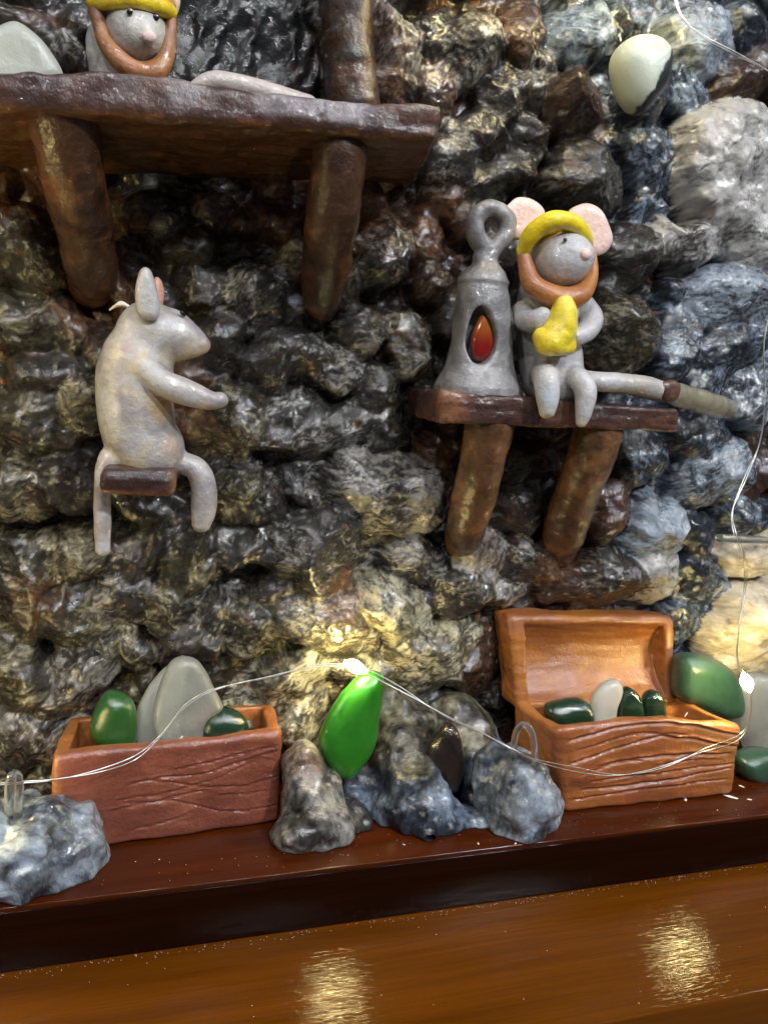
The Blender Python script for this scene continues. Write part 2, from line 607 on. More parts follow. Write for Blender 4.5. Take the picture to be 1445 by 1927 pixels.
def mottle(V, cols, f=0.9, off=0.0, sharp=0.35):
    """hand-mixed paint: blends of the given colours in soft patches"""
    c = np.tile(np.array(cols[0], np.float32), (len(V), 1))
    for i, q in enumerate(cols[1:]):
        t = ss(0.05, 0.05 + sharp, fbm3(V, f, 4, off + 13.7 * i))
        c = mix(c, q, t * 0.85)
    return c


def tube(pts, r, n=8):
    """polyline tube with closed ends"""
    P = np.asarray(pts, float); N = len(P)
    T = np.gradient(P, axis=0); T /= np.linalg.norm(T, axis=1)[:, None] + 1e-9
    ref = np.array([0.13, 0.9, 0.4]); V = []
    a = np.linspace(0, 2 * np.pi, n, endpoint=False)
    rr = np.broadcast_to(r, (N,))
    for p, t, q in zip(P, T, rr):
        u = np.cross(t, ref); u /= np.linalg.norm(u); v = np.cross(t, u)
        V.append(p + q * (np.cos(a)[:, None] * u + np.sin(a)[:, None] * v))
    V = np.concatenate(V)
    F = []
    for i in range(N - 1):
        for j in range(n):
            F.append((i * n + j, i * n + (j + 1) % n, (i + 1) * n + (j + 1) % n, (i + 1) * n + j))
    return V, np.array(F)


def spline(q, m=10):
    P = np.array(q, float); P = np.vstack([2 * P[0] - P[1], P, 2 * P[-1] - P[-2]]); out = []
    for i in range(1, len(P) - 2):
        a, b_, c, d = P[i - 1:i + 3]
        for t in np.linspace(0, 1, m, endpoint=False):
            out.append(0.5 * (2 * b_ + (c - a) * t + (2 * a - 5 * b_ + 4 * c - d) * t * t + (3 * b_ - a - 3 * c + d) * t ** 3))
    out.append(P[-2])
    return np.array(out)


def join(meshes):
    Vs, Fs, o = [], [], 0
    for V, F in meshes:
        Vs.append(V); Fs.append(np.asarray(F) + o); o += len(V)
    return np.concatenate(Vs), np.concatenate(Fs)


# ================================================================== wooden ledge and table top
def slab(name, x0, x1, y0, y1, z0, z1, bev, mat, label=None, kind='structure'):
    import bmesh
    bm = bmesh.new()
    bmesh.ops.create_cube(bm, size=1.0)
    for v in bm.verts:
        v.co = Vector((x0 + (v.co.x + .5) * (x1 - x0), y0 + (v.co.y + .5) * (y1 - y0), z0 + (v.co.z + .5) * (z1 - z0)))
    bmesh.ops.bevel(bm, geom=bm.edges[:], offset=bev, segments=3, affect='EDGES', profile=0.5)
    me = bpy.data.meshes.new(name); bm.to_mesh(me); bm.free()
    me.polygons.foreach_set('use_smooth', np.full(len(me.polygons), True))
    me.set_sharp_from_angle(angle=math.radians(50))
    me.materials.append(mat)
    o = bpy.data.objects.new(name, me); C.objects.link(o)
    o['kind'] = kind
    if label: o['label'] = label
    return o


slab('ledge', -30, 60, -4.6, 3.0, -0.16, 0.0, 0.04, M_LEDGE, 'thin red brown mahogany ledge board under the stone wall')
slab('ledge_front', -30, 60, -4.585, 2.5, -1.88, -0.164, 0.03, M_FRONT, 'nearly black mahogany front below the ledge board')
slab('table_top', -40, 70, -9.43, 6.0, -4.2, -1.885, 0.09, M_TABLE, 'amber brown polished wooden board below the dark ledge')

# ================================================================== stone wall
TONES = {  # dark ground, dry-brushed colour, amount
    'k': ((.016, .0145, .0125), (.135, .124, .105), .36),
    'b': ((.030, .015, .009), (.14, .10, .08), .36),
    'g': ((.020, .019, .018), (.27, .26, .24), .52),
    'o': ((.020, .018, .012), (.175, .16, .106), .48),
    'n': ((.010, .014, .022), (.145, .185, .24), .52),
    'l': ((.026, .031, .041), (.225, .265, .315), .66),
    'p': ((.055, .052, .05), (.37, .36, .35), .80),
    'c': ((.34, .28, .19), (.62, .54, .40), .80),
    'e': ((.045, .042, .030), (.40, .37, .26), .62),  # paler and yellower for stones near the bulb: its glow put into the paint
    'w': ((.006, .0065, .007), (.022, .024, .027), .25),
}
ROCKS = [  # px, py, rx, ry, turn, bulge, tone
    (25, 20, 60, 50, 0, .7, 'k'), (115, 75, 36, 34, 0, .8, 'g'), (150, 20, 40, 40, 0, .7, 'k'), (160, 115, 40, 30, 0, .6, 'k'),
    (20, 420, 60, 45, 10, .7, 'k'), (55, 487, 66, 62, 0, .95, 'o'), (290, 390, 58, 46, 5, .8, 'k'), (400, 385, 52, 44, 0, .8, 'b'),
    (350, 450, 75, 46, 10, .8, 'k'), (470, 395, 50, 40, 0, .6, 'b'), (30, 600, 66, 60, 0, .8, 'o'), (120, 610, 50, 50, 0, .7, 'k'),
    (85, 705, 85, 60, -10, .8, 'k'), (60, 800, 85, 62, 10, .8, 'o'), (150, 760, 55, 80, 0, .7, 'o'), (470, 560, 80, 64, 0, .8, 'g'),
    (385, 530, 62, 44, 10, .7, 'k'), (410, 650, 60, 72, 0, .8, 'k'), (430, 800, 72, 80, 20, .8, 'o'), (510, 690, 60, 58, 0, .7, 'k'),
    (560, 800, 82, 66, 0, .8, 'g'), (555, 660, 70, 55, 20, .8, 'g'), (725, 470, 58, 82, 0, .95, 'g'), (812, 450, 42, 62, 0, .8, 'b'),
    (822, 530, 42, 46, 0, .9, 'b'), (690, 620, 55, 50, 0, .8, 'k'), (785, 645, 52, 62, 0, .85, 'o'), (640, 690, 66, 48, 10, .7, 'g'),
    (720, 735, 58, 50, 0, .7, 'k'), (665, 800, 72, 58, 0, .7, 'g'), (735, 820, 48, 46, 0, .7, 'k'), (842, 850, 40, 54, 20, .85, 'b'),
    (860, 290, 52, 84, 0, .95, 'g'), (925, 262, 52, 62, 0, .8, 'k'), (975, 310, 48, 56, 0, .8, 'k'), (930, 340, 46, 50, 0, .7, 'k'),
    (735, 60, 55, 78, 0, .9, 'g'), (745, 165, 50, 48, 20, .8, 'g'), (825, 150, 42, 70, 0, .8, 'b'), (890, 85, 58, 84, 0, .95, 'g'),
    (840, 40, 36, 52, 0, .7, 'k'), (1000, 45, 52, 66, 15, .9, 'b'), (965, 160, 48, 70, 0, .6, 'k'), (1110, 50, 66, 62, 0, .8, 'n'),
    (1185, 30, 40, 40, 0, .7, 'n'), (1098, 190, 72, 62, 0, .95, 'b'), (1030, 110, 44, 46, 0, .7, 'g'), (1115, 340, 92, 72, 0, .95, 'k'),
    (1010, 250, 44, 48, 0, .7, 'k'), (1095, 262, 55, 24, 0, .6, 'b'), (1245, 150, 48, 80, 15, .8, 'n'), (1250, 290, 60, 70, 0, .35, 'n'),
    (1340, 60, 80, 62, 0, .6, 'l'), (1420, 130, 66, 66, 0, .9, 'b'), (1430, 40, 50, 50, 0, .7, 'n'), (1320, 165, 66, 50, 0, .45, 'n'),
    (1395, 330, 128, 140, -25, .62, 'p'), (1460, 235, 50, 40, 0, .8, 'b'), (1330, 425, 112, 62, -14, .85, 'p'), (1450, 440, 80, 90, 0, .75, 'p'),
    (1200, 480, 72, 62, 0, .8, 'k'), (1165, 640, 88, 92, 20, 1.0, 'o'), (1160, 540, 50, 36, 0, .7, 'k'), (1290, 640, 52, 92, 15, .8, 'n'),
    (1390, 560, 90, 72, 0, .7, 'l'), (1390, 660, 92, 60, 0, .7, 'n'), (1330, 730, 70, 52, 0, .6, 'n'), (1430, 750, 60, 60, 0, .6, 'l'),
    (1330, 820, 76, 56, -20, .7, 'n'), (1360, 895, 96, 62, -18, .8, 'l'), (1215, 850, 66, 66, 0, .7, 'n'), (1000, 880, 62, 58, 0, .85, 'k'),
    (1030, 830, 44, 30, 0, .6, 'b'), (25, 930, 66, 80, 0, .8, 'o'), (125, 915, 80, 58, 8, .8, 'k'), (110, 1060, 88, 58, 0, .8, 'o'),
    (25, 1120, 62, 112, 5, .9, 'o'), (270, 960, 72, 50, 0, .6, 'k'), (250, 1060, 110, 58, 0, .7, 'k'), (345, 1075, 66, 58, 0, .8, 'o'),
    (230, 1135, 76, 56, 5, .7, 'g'), (130, 1170, 84, 62, 0, .8, 'o'), (470, 1035, 62, 54, 0, .8, 'g'), (400, 1158, 42, 46, 0, .9, 'g'),
    (320, 1165, 70, 52, 0, .7, 'o'), (465, 1195, 66, 62, 0, .7, 'o'), (350, 1235, 62, 50, 0, .85, 'k'), (140, 1275, 100, 66, 0, .8, 'k'),
    (240, 1225, 60, 40, 0, .6, 'o'), (25, 1290, 70, 70, 0, .8, 'o'), (40, 1400, 75, 80, 0, .7, 'g'), (450, 945, 56, 60, 0, .8, 'o'),
    (430, 880, 60, 44, 0, .7, 'k'), (570, 922, 56, 26, 35, .95, 'g'), (745, 935, 128, 82, 8, .95, 'g'), (600, 1040, 98, 84, 15, .95, 'g'),
    (790, 1060, 60, 46, 15, .85, 'g'), (505, 960, 46, 46, 0, .8, 'k'), (620, 1165, 130, 76, 18, .8, 'e'), (750, 1150, 82, 58, 35, .9, 'e'),
    (865, 1120, 66, 66, 0, .8, 'k'), (825, 1245, 90, 84, 0, .8, 'e'), (915, 1055, 56, 52, 0, .8, 'g'), (950, 1120, 52, 46, 0, .7, 'g'),
    (560, 1290, 70, 60, 0, .7, 'e'), (905, 1260, 58, 86, 0, .8, 'b'), (670, 1260, 80, 50, 0, .6, 'e'), (525, 1130, 56, 44, 0, .7, 'k'),
    (590, 1390, 70, 66, 0, .6, 'e'), (780, 1360, 60, 60, 0, .7, 'g'), (870, 1370, 60, 50, 0, .6, 'k'), (985, 965, 54, 58, 0, .8, 'k'),
    (1160, 960, 52, 74, 15, .8, 'b'), (1010, 1065, 62, 58, 0, .7, 'g'), (1085, 1110, 50, 50, 0, .6, 'b'), (1160, 1090, 64, 70, 0, .85, 'k'),
    (1245, 1000, 66, 62, 0, .9, 'l'), (1235, 1085, 58, 62, 0, .9, 'p'), (1320, 1010, 42, 62, 0, .7, 'n'), (1320, 1100, 52, 66, 0, .5, 'n'),
    (1410, 965, 52, 46, 0, .7, 'n'), (1430, 1055, 70, 44, 0, .9, 'c'), (1295, 1180, 40, 70, 0, .5, 'n'), (1412, 1205, 98, 104, 0, .85, 'c'),
    (1440, 900, 40, 70, 0, .6, 'b'), (1080, 960, 40, 60, 0, .5, 'k'), (1110, 440, 60, 40, 0, .6, 'k'), (960, 470, 60, 60, 0, .6, 'k'),
    (900, 400, 50, 44, 0, .7, 'b'), (980, 640, 60, 70, 0, .5, 'k'), (880, 600, 50, 60, 0, .6, 'k'), (1250, 400, 40, 60, 0, .4, 'n'),
    (240, 560, 50, 40, 0, .6, 'b'), (680, 330, 70, 44, 0, .5, 'b'), (540, 400, 60, 50, 0, .6, 'b'), (560, 500, 40, 60, 0, .7, 'g'),
]
GX = np.arange(-9.0, 30.0, 0.052); GZ = np.arange(-0.5, 31.0, 0.052)
X, Z = np.meshgrid(GX, GZ, indexing='ij')
X = X.astype(np.float32); Z = Z.astype(np.float32)
wx = X + 0.26 * n2(X * .8, Z * .8) + 0.10 * n2(X * 2.3 + 7, Z * 2.3) + 0.02 * n2(X * 5 + 3, Z * 5)
wz = Z + 0.26 * n2(X * .8 + 31, Z * .8 + 5) + 0.10 * n2(X * 2.3 + 50, Z * 2.3) + 0.02 * n2(X * 5 + 77, Z * 5)
H = (-0.35 + 0.25 * n2(X * .6 + 3, Z * .6) + 0.14 * n2(X * 1.7, Z * 1.7 + 9)).astype(np.float32)
# mine tunnel mouth: a recess behind the upper table
tun = np.array([W(px, py, 0.0)[[0, 2]] for px, py in ((335, -260), (560, -260), (590, 0), (622, 120), (640, 230), (330, 230), (300, 60))])


def in_poly(x, z, Q):
    ins = np.zeros(x.shape, bool)
    for i in range(len(Q)):
        a, b_ = Q[i], Q[(i + 1) % len(Q)]
        cnd = (a[1] > z) != (b_[1] > z)
        ins ^= cnd & (x < a[0] + (z - a[1]) / (b_[1] - a[1] + 1e-9) * (b_[0] - a[0]))
    return ins


TUN = in_poly(wx, wz, tun)
H[TUN] = (-0.75 + 0.22 * n2(X * 2.6 - Z * .7, Z * .6 + X * .2) + 0.1 * n2(X * 5 + 3, Z * 2.2))[TUN]
ID = np.full(X.shape, -1, np.int32)
rocks = []
for px, py, rx, ry, a, hb, t in ROCKS:
    c = W(px, py, -0.45); s_ = sc(c)
    if a == 0 and t not in 'pc':
        a = rng.uniform(-65, 65); st_ = rng.uniform(.9, 1.25); rx, ry = rx * st_, ry / st_
    rocks.append((c[0], c[2], rx * s_ * 1.02, ry * s_ * 1.02, -math.radians(a), hb, t))
NB = len(rocks)
# smaller stones wedged into the gaps and beyond the frame
cand = rng.uniform([-9, 0.0], [30, 31], size=(5200, 2))
R0 = np.array([r[:4] for r in rocks]); TT = [r[6] for r in rocks]
for cx_, cz_ in cand:
    if len(rocks) >= 270: break
    R = np.array([r[:4] for r in rocks])
    dd = np.sqrt(((cx_ - R[:, 0]) / R[:, 2]) ** 2 + ((cz_ - R[:, 1]) / R[:, 3]) ** 2)
    far = np.hypot(cx_ - R0[:, 0], cz_ - R0[:, 1]).min() > 2.2
    r_ = rng.uniform(.75, 1.3) if far else rng.uniform(.36, .7)
    edge = (np.hypot(cx_ - R[:, 0], cz_ - R[:, 1]) - np.maximum(R[:, 2], R[:, 3])).min()
    if dd.min() < 0.98 or edge < r_ * (-0.35):
        continue
    if in_poly(np.array([cx_]), np.array([cz_]), tun)[0]: continue
    t = TT[int(np.argmin(np.hypot(cx_ - R0[:, 0], cz_ - R0[:, 1])))]
    t = {'p': 'l', 'c': 'p', 'g': 'k', 'l': 'n'}.get(t, t)
    rocks.append((cx_, cz_, r_ * rng.uniform(.8, 1.2), r_ * rng.uniform(.8, 1.2), rng.uniform(-1, 1), rng.uniform(.6, .9), t))
step = GX[1] - GX[0]
LU = np.zeros_like(X); LV = np.zeros_like(X)
for i, (cx_, cz_, rx, rz, a, hb, t) in enumerate(rocks):
    m_ = max(rx, rz) * 1.25 + .4
    i0, i1 = np.clip([int((cx_ - m_ - GX[0]) / step), int((cx_ + m_ - GX[0]) / step) + 1], 0, len(GX))
    j0, j1 = np.clip([int((cz_ - m_ - GZ[0]) / step), int((cz_ + m_ - GZ[0]) / step) + 1], 0, len(GZ))
    if i1 - i0 < 2 or j1 - j0 < 2: continue
    sl_ = (slice(i0, i1), slice(j0, j1))
    du, dv = wx[sl_] - cx_, wz[sl_] - cz_
    u = (du * math.cos(a) + dv * math.sin(a)); v = (-du * math.sin(a) + dv * math.cos(a))
    n_ = rng.uniform(2.0, 3.2)
    d = (np.abs(u / rx) ** n_ + np.abs(v / rz) ** n_) ** (1 / n_)
    hh = hb * min(rx, rz) * 1.18 + 0.16
    tx, tz = rng.uniform(-.45, .45), rng.uniform(-.45, .25)
    q = np.clip(1 - np.clip(d, 0, 1) ** 2.4, 0, 1) ** .55
    prof = hh * q * (1 + tx * u / rx + tz * v / rz)
    # flattened facets
    for kf in range(2):
        an = rng.uniform(0, 6.28); fl = rng.uniform(.3, .75)
        plane = hh * (fl + .75 * ((u / rx) * math.cos(an) + (v / rz) * math.sin(an)) * -1 + .35)
        prof = np.minimum(prof, np.maximum(plane, 0.0) * .6 + prof * .4)
    win = (prof > H[sl_]) & (d < 1)
    H[sl_] = np.where(win, prof, H[sl_]); ID[sl_] = np.where(win, i, ID[sl_])
    LU[sl_] = np.where(win, u, LU[sl_]); LV[sl_] = np.where(win, v, LV[sl_])


def blur(A, r):
    for ax in (0, 1):
        c = np.cumsum(np.pad(A, [(r + 1, r) if k == ax else (0, 0) for k in (0, 1)], mode='edge'), axis=ax, dtype=np.float64)
        n_ = A.shape[ax]
        A = (np.take(c, np.arange(2 * r + 1, 2 * r + 1 + n_), axis=ax) - np.take(c, np.arange(0, n_), axis=ax)) / (2 * r + 1)
    return A.astype(np.float32)


H[TUN] = (-0.75 + 0.22 * n2(X * 2.6 - Z * .7, Z * .6 + X * .2) + 0.10 * n2(X * 5 + 3 - Z, Z * 1.6))[TUN]
ID[TUN] = -1
H = blur(blur(H, 1), 1)
# wrapped, hand-pressed skin over the stones: lumps, creases and brush fibres
LU = np.where(ID < 0, X, LU); LV = np.where(ID < 0, Z, LV); idf = ID.astype(np.float32) * 3.17
fib = n2(LU * 1.6 + idf, LV * 7 + idf) * .6 + n2(LU * 3 + 40 + idf, LV * 14) * .4
ridge = 1 - np.abs(n2(X * 1.5 + 11, Z * 1.5 + 3)) * 2
notun = np.where(TUN & (ID < 0), .22, 1.0)
H = H + notun * (.11 * n2(X * 1.3 + 5, Z * 1.3) + .040 * n2(X * 2.9, Z * 2.9 + 3) + .020 * n2(X * 6 + 8, Z * 6)
                 + .008 * n2(X * 12, Z * 12 + 1) + .014 * fib + .025 * np.maximum(ridge, .3))
# the wall falls back behind the open chest lid
lc_ = W(1095, 1250, -.3)
H = H - 1.1 * np.exp(-(((X - lc_[0] + .2) / 3.6) ** 4 + ((Z - lc_[2] + .2) / 2.4) ** 4)) * np.clip(H + .2, 0, 2)
hl_ = W(1312, 402, -.8)
H = H - 1.3 * np.exp(-(((X - hl_[0]) / .46) ** 2 + ((Z - hl_[2]) / .34) ** 2) ** 1.5)
for px, py, rr_, dp_ in ((1385, 445, .5, .35), (1350, 300, .7, .3), (1420, 340, .8, .35), (1260, 400, .35, .5), (1410, 250, .5, .4)):
    hl_ = W(px, py, -.9)
    H = H - dp_ * np.exp(-(((X - hl_[0]) ** 2 + (Z - hl_[2]) ** 2) / rr_ ** 2))
PY = 0.40 - H
PX = X + .10 * n2(X * 1.9 + 90, Z * 1.9) + .03 * n2(X * 7 + 90, Z * 7)
PZ_ = Z + .10 * n2(X * 1.9, Z * 1.9 + 60) + .03 * n2(X * 7, Z * 7 + 60)
P = np.stack([PX, PY, PZ_], -1)
gu = np.gradient(P, axis=0); gv = np.gradient(P, axis=1)
NRM = np.cross(gu, gv); NRM /= np.linalg.norm(NRM, axis=-1)[..., None]   # faces -y
# pigment
ncode = {k: i for i, k in enumerate(TONES)}
D0 = np.array([TONES[k][0] for k in TONES], np.float32); D1 = np.array([TONES[k][1] for k in TONES], np.float32)
D2 = np.array([TONES[k][2] for k in TONES], np.float32)
rt = np.array([ncode[r[6]] for r in rocks] + [0])
# mortar between stones takes the ground colour of the nearest big stone
near = np.full(X.shape, 1e9, np.float32); ntone = np.zeros(X.shape, np.int32)
for i, r in enumerate(rocks[:NB]):
    d = (X - r[0]) ** 2 + (Z - r[1]) ** 2
    mm = d < near
    near[mm] = d[mm]; ntone[mm] = ncode[r[6]]
tone = np.where(ID >= 0, rt[ID], ntone)
tone[TUN & (ID < 0)] = ncode['w']
big = n2(X * .9 + 4, Z * .9) * .5 + n2(X * 2.1, Z * 2.1 + 7) * .35
strk = n2(LU * 2.0 + idf, LV * 8 + idf) * .5 + n2(LU * 5 + idf, LV * 18) * .35 + n2(X * 9, Z * 9) * .35 + n2(X * 20, Z * 20) * .25
am = D2[tone]
msk = ss(.55, 1.25, am * 1.5 + big * .8 + strk * .75 - .10 + .17 * rng.standard_normal(len(rocks) + 1)[ID])
COL = mix(D0[tone], D1[tone], np.clip(msk * 1.0, 0, 1))
brn = ss(.28, .6, n2(X * .55 + 60, Z * .55) * .6 + n2(X * 1.6 + 20, Z * 1.6) * .5) * np.where((tone == ncode['n']) | (tone == ncode['l']) | (tone == ncode['w']), .15, 1.0)
COL = mix(COL, (.075, .032, .014), brn * np.where(ID < 0, .75, .4))
flk = ss(.45, .62, n2(X * 3.1 + 21, Z * 3.1) * .7 + n2(X * 8, Z * 8 + 5) * .5)
COL = mix(COL, (.50, .48, .42), flk * .30 * np.where(TUN & (ID < 0), 0, 1.0))
lob = ss(.5, .7, n2(X * 2.2 + 121, Z * 2.2) * .8 + n2(X * 6, Z * 6 + 55) * .4)
COL = mix(COL, (.24, .085, .026), lob * np.where(ID < 0, .8, .25) * np.where(tone == ncode['w'], 0, 1))
# brown glaze brushed on the wall where the posts and seats are glued on
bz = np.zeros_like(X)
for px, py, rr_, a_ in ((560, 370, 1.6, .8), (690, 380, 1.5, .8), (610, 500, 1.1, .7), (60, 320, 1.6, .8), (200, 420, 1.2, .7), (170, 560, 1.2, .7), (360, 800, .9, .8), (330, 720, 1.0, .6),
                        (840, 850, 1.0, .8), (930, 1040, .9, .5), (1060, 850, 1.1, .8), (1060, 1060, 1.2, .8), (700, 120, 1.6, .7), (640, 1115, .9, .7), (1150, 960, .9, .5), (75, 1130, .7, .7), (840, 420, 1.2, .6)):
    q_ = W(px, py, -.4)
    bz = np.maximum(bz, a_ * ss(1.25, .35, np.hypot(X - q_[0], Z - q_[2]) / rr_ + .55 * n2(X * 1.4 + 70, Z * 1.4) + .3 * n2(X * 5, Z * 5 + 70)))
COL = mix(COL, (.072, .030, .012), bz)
# split into one mesh per stone, the rest is the mortar
nxv, nzv = X.shape
vid = np.arange(nxv * nzv).reshape(nxv, nzv)
Q = np.stack([vid[:-1, :-1], vid[1:, :-1], vid[1:, 1:], vid[:-1, 1:]], -1).reshape(-1, 4)
fid = ID[:-1, :-1].ravel()
Pf, Nf, Cf = P.reshape(-1, 3), NRM.reshape(-1, 3), COL.reshape(-1, 3)
Ff = np.stack([LU + idf, LV + idf * .7, H * 1.0], -1).reshape(-1, 3)
order = np.argsort(fid, kind='stable'); fs = fid[order]
cuts = np.flatnonzero(np.diff(fs)) + 1
wall = None
for seg in np.split(order, cuts):
    i = int(fid[seg[0]])
    q = Q[seg]
    uq, inv = np.unique(q, return_inverse=True)
    q = inv.reshape(-1, 4)
    if wall is None:
        wall = mesh_obj('rock_wall', Pf[uq], q, M_ROCK, None, Cf[uq], Nf[uq], origin=(8, 0, 0), flow=Ff[uq], kind='structure',
                        label='dark varnished wall of stones set in painted mortar')
    else:
        if len(q) < 12: continue
        mesh_obj('stone', Pf[uq], q, M_ROCK, wall, Cf[uq], Nf[uq], flow=Ff[uq])

# ================================================================== things made of clay
GREY = ((.36, .35, .36), (.44, .41, .37), (.30, .29, .33))
PALE = ((.36, .33, .31), (.46, .40, .31), (.26, .235, .245), (.42, .41, .42))


def clay_part(name, cl, mat, parent, cols, f=0.9, off=0.0, floor=None, paintfn=None, **kw):
    V, F = cl.build(floor=floor)
    c = mottle(V, cols, f, off)
    if paintfn is not None: c = paintfn(V, c)
    return mesh_obj(name, V, F, mat, parent, c, **kw)


def blob(px, py, Y, r):
    c = W(px, py, Y)
    return c, r * sc(c)


DARKWOOD = ((.050, .022, .017), (.085, .036, .020), (.030, .013, .011))
POSTWOOD = ((.050, .021, .009), (.11, .045, .016), (.026, .011, .006))


def plank(name, corners, parent, cols, vox=.07, r=.14, amp=.07, paintfn=None, off=0.0, warp=None):
    c = [np.asarray(q) for q in corners]
    L = np.linalg.norm(c[1] - c[0]); Dp = np.linalg.norm(c[4] - c[0]); Hh = np.linalg.norm(c[2] - c[0])
    cl = Clay(vox).fn(lambda X_: sdbox(X_, (0, 0, 0), (L, Dp, Hh), r) + .04 * n3(X_[..., 0] * .5, X_[..., 1] * 3, X_[..., 2] * 3.5) + .022 * n3(X_[..., 0] * .8, X_[..., 1] * 9, X_[..., 2] * 9), (0, 0, 0), (L, Dp, Hh))
    cl.lump(amp, .8, off).lump(amp * .4, 2.2, off + 5)
    V, F = cl.build()
    Vw = hexmap(V, (L, Dp, Hh), c)
    if warp is not None: Vw = warp(Vw)
    col = mottle(V * np.array([.4, 1.2, 1.2]), cols, .9, off)
    if paintfn is not None: col = paintfn(V, col, (L, Dp, Hh))
    return mesh_obj(name, Vw, F, M_BROWN, parent, col)


# ---- upper table
t = empty('clay_table', W(480, 600, -.5), 'long dark brown clay table at the upper left, on two leaning posts', 'table')


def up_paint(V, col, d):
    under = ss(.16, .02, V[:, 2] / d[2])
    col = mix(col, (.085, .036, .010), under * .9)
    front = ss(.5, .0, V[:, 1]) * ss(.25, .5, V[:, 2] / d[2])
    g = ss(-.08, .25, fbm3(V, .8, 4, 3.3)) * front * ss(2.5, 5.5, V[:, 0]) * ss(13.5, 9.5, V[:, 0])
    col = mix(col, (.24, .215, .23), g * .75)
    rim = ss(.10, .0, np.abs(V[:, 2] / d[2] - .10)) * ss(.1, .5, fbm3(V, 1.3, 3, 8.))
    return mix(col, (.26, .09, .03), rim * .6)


def up_warp(V):
    x1, x2 = W(20, 150, -4)[0], W(470, 180, -4)[0]
    V = V.copy()
    V[:, 2] += .30 * np.exp(-((V[:, 0] - (x1 + x2) / 2) / (.5 * (x2 - x1))) ** 2) * ss(W(200, 215, -4)[2], W(200, 165, -4)[2], V[:, 2]) + .10
    return V


plank('tabletop', [W(-70, 207, -4.0), W(826, 272, -4.0), W(-70, 146, -4.0), W(832, 206, -4.0),
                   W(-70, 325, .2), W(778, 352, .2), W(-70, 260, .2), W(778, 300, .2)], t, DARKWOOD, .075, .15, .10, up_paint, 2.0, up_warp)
for nm, pts, o_ in (('leg', [(122, 235, -2.9, 66), (138, 330, -2.5, 58), (158, 430, -1.3, 52), (170, 500, -.5, 48), (175, 535, .5, 44)], 0),
                    ('leg', [(640, 285, -3.0, 54), (628, 390, -2.6, 51), (616, 470, -1.7, 47), (608, 540, -.7, 40), (603, 575, .4, 34)], 9)):
    cl = Clay(.07).chain(pts, .2).lump(.06, .9, o_).lump(.03, 2.6, o_)
    clay_part(nm, cl, M_BROWN, t, POSTWOOD, .8, o_)

# ---- timber post beside the tunnel
cl = Clay(.08).chain([(655, -150, .1, 52), (652, -40, -.05, 54), (657, 80, -.1, 50), (664, 200, -.05, 52)], .2).lump(.07, .9, 3).lump(.04, 2.5, 8)
V, F = cl.build()
mesh_obj('timber_post', V, F, M_BROWN, None, mottle(V, ((.04, .02, .011), (.085, .042, .024), (.03, .028, .027)), 1.0, 4), label='brown timber post at the right side of the dark tunnel mouth', cat='post')

# ---- middle shelf
t = empty('clay_shelf', W(1000, 1040, -.5), 'small brown clay shelf on two slanting posts under the lantern', 'shelf')


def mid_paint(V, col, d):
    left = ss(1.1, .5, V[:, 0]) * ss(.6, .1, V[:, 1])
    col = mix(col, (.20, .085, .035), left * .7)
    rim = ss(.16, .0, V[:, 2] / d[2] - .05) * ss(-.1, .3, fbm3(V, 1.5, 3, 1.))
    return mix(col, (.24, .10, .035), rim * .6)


a0, a1 = W(826, 733, -3.4), W(1280, 771, -3.2)
b0, b1 = W(828, 797, -3.4), W(1277, 814, -3.2)
xl_ = W(786, 740, -.9)[0] - a0[0]
bk = lambda q, dz=0: np.array([q[0], .3, q[2] + dz])
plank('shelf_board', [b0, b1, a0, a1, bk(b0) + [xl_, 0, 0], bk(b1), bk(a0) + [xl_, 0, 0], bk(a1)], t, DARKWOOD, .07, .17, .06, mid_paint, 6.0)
for pts, o_ in (([(922, 795, -2.5, 48), (905, 880, -2.2, 43), (890, 940, -1.6, 41), (876, 990, -.9, 38), (870, 1018, .3, 34)], 3),
                ([(1125, 812, -2.4, 46), (1105, 880, -2.0, 44), (1080, 940, -1.2, 42), (1062, 1000, -.4, 40), (1050, 1035, .5, 34)], 7)):
    cl = Clay(.065).chain(pts, .2).lump(.05, .9, o_).lump(.03, 2.6, o_)
    clay_part('leg', cl, M_BROWN, t, ((.085, .038, .015), (.17, .078, .032), (.035, .016, .008)), .8, o_)

# ---- stool plank under the left mouse
c_ = [W(186, 930, -3.5), W(330, 940, -3.5), W(188, 884, -3.5), W(332, 886, -3.5)]
up_ = np.array([.12, 0, .42])
cb = [np.array([q[0], 0., q[2]]) + up_ for q in c_]
for k in (1, 3): cb[k][0] += .05
t = empty('plank_seat', (c_[0] + c_[1]) / 2, 'dark brown plank seat sticking out of the wall under the seated mouse', 'seat')


def seat_paint(V, col, d):
    low = ss(.24, .05, V[:, 2] / d[2])
    col = mix(col, (.30, .115, .035), low * .8)
    return mix(col, (.17, .085, .035), ss(.85, 1.0, V[:, 0] / d[0]) * .7)


plank('board', c_ + cb, t, ((.045, .018, .016), (.075, .032, .026), (.028, .012, .011)), .05, .20, .07, seat_paint, 11.0)

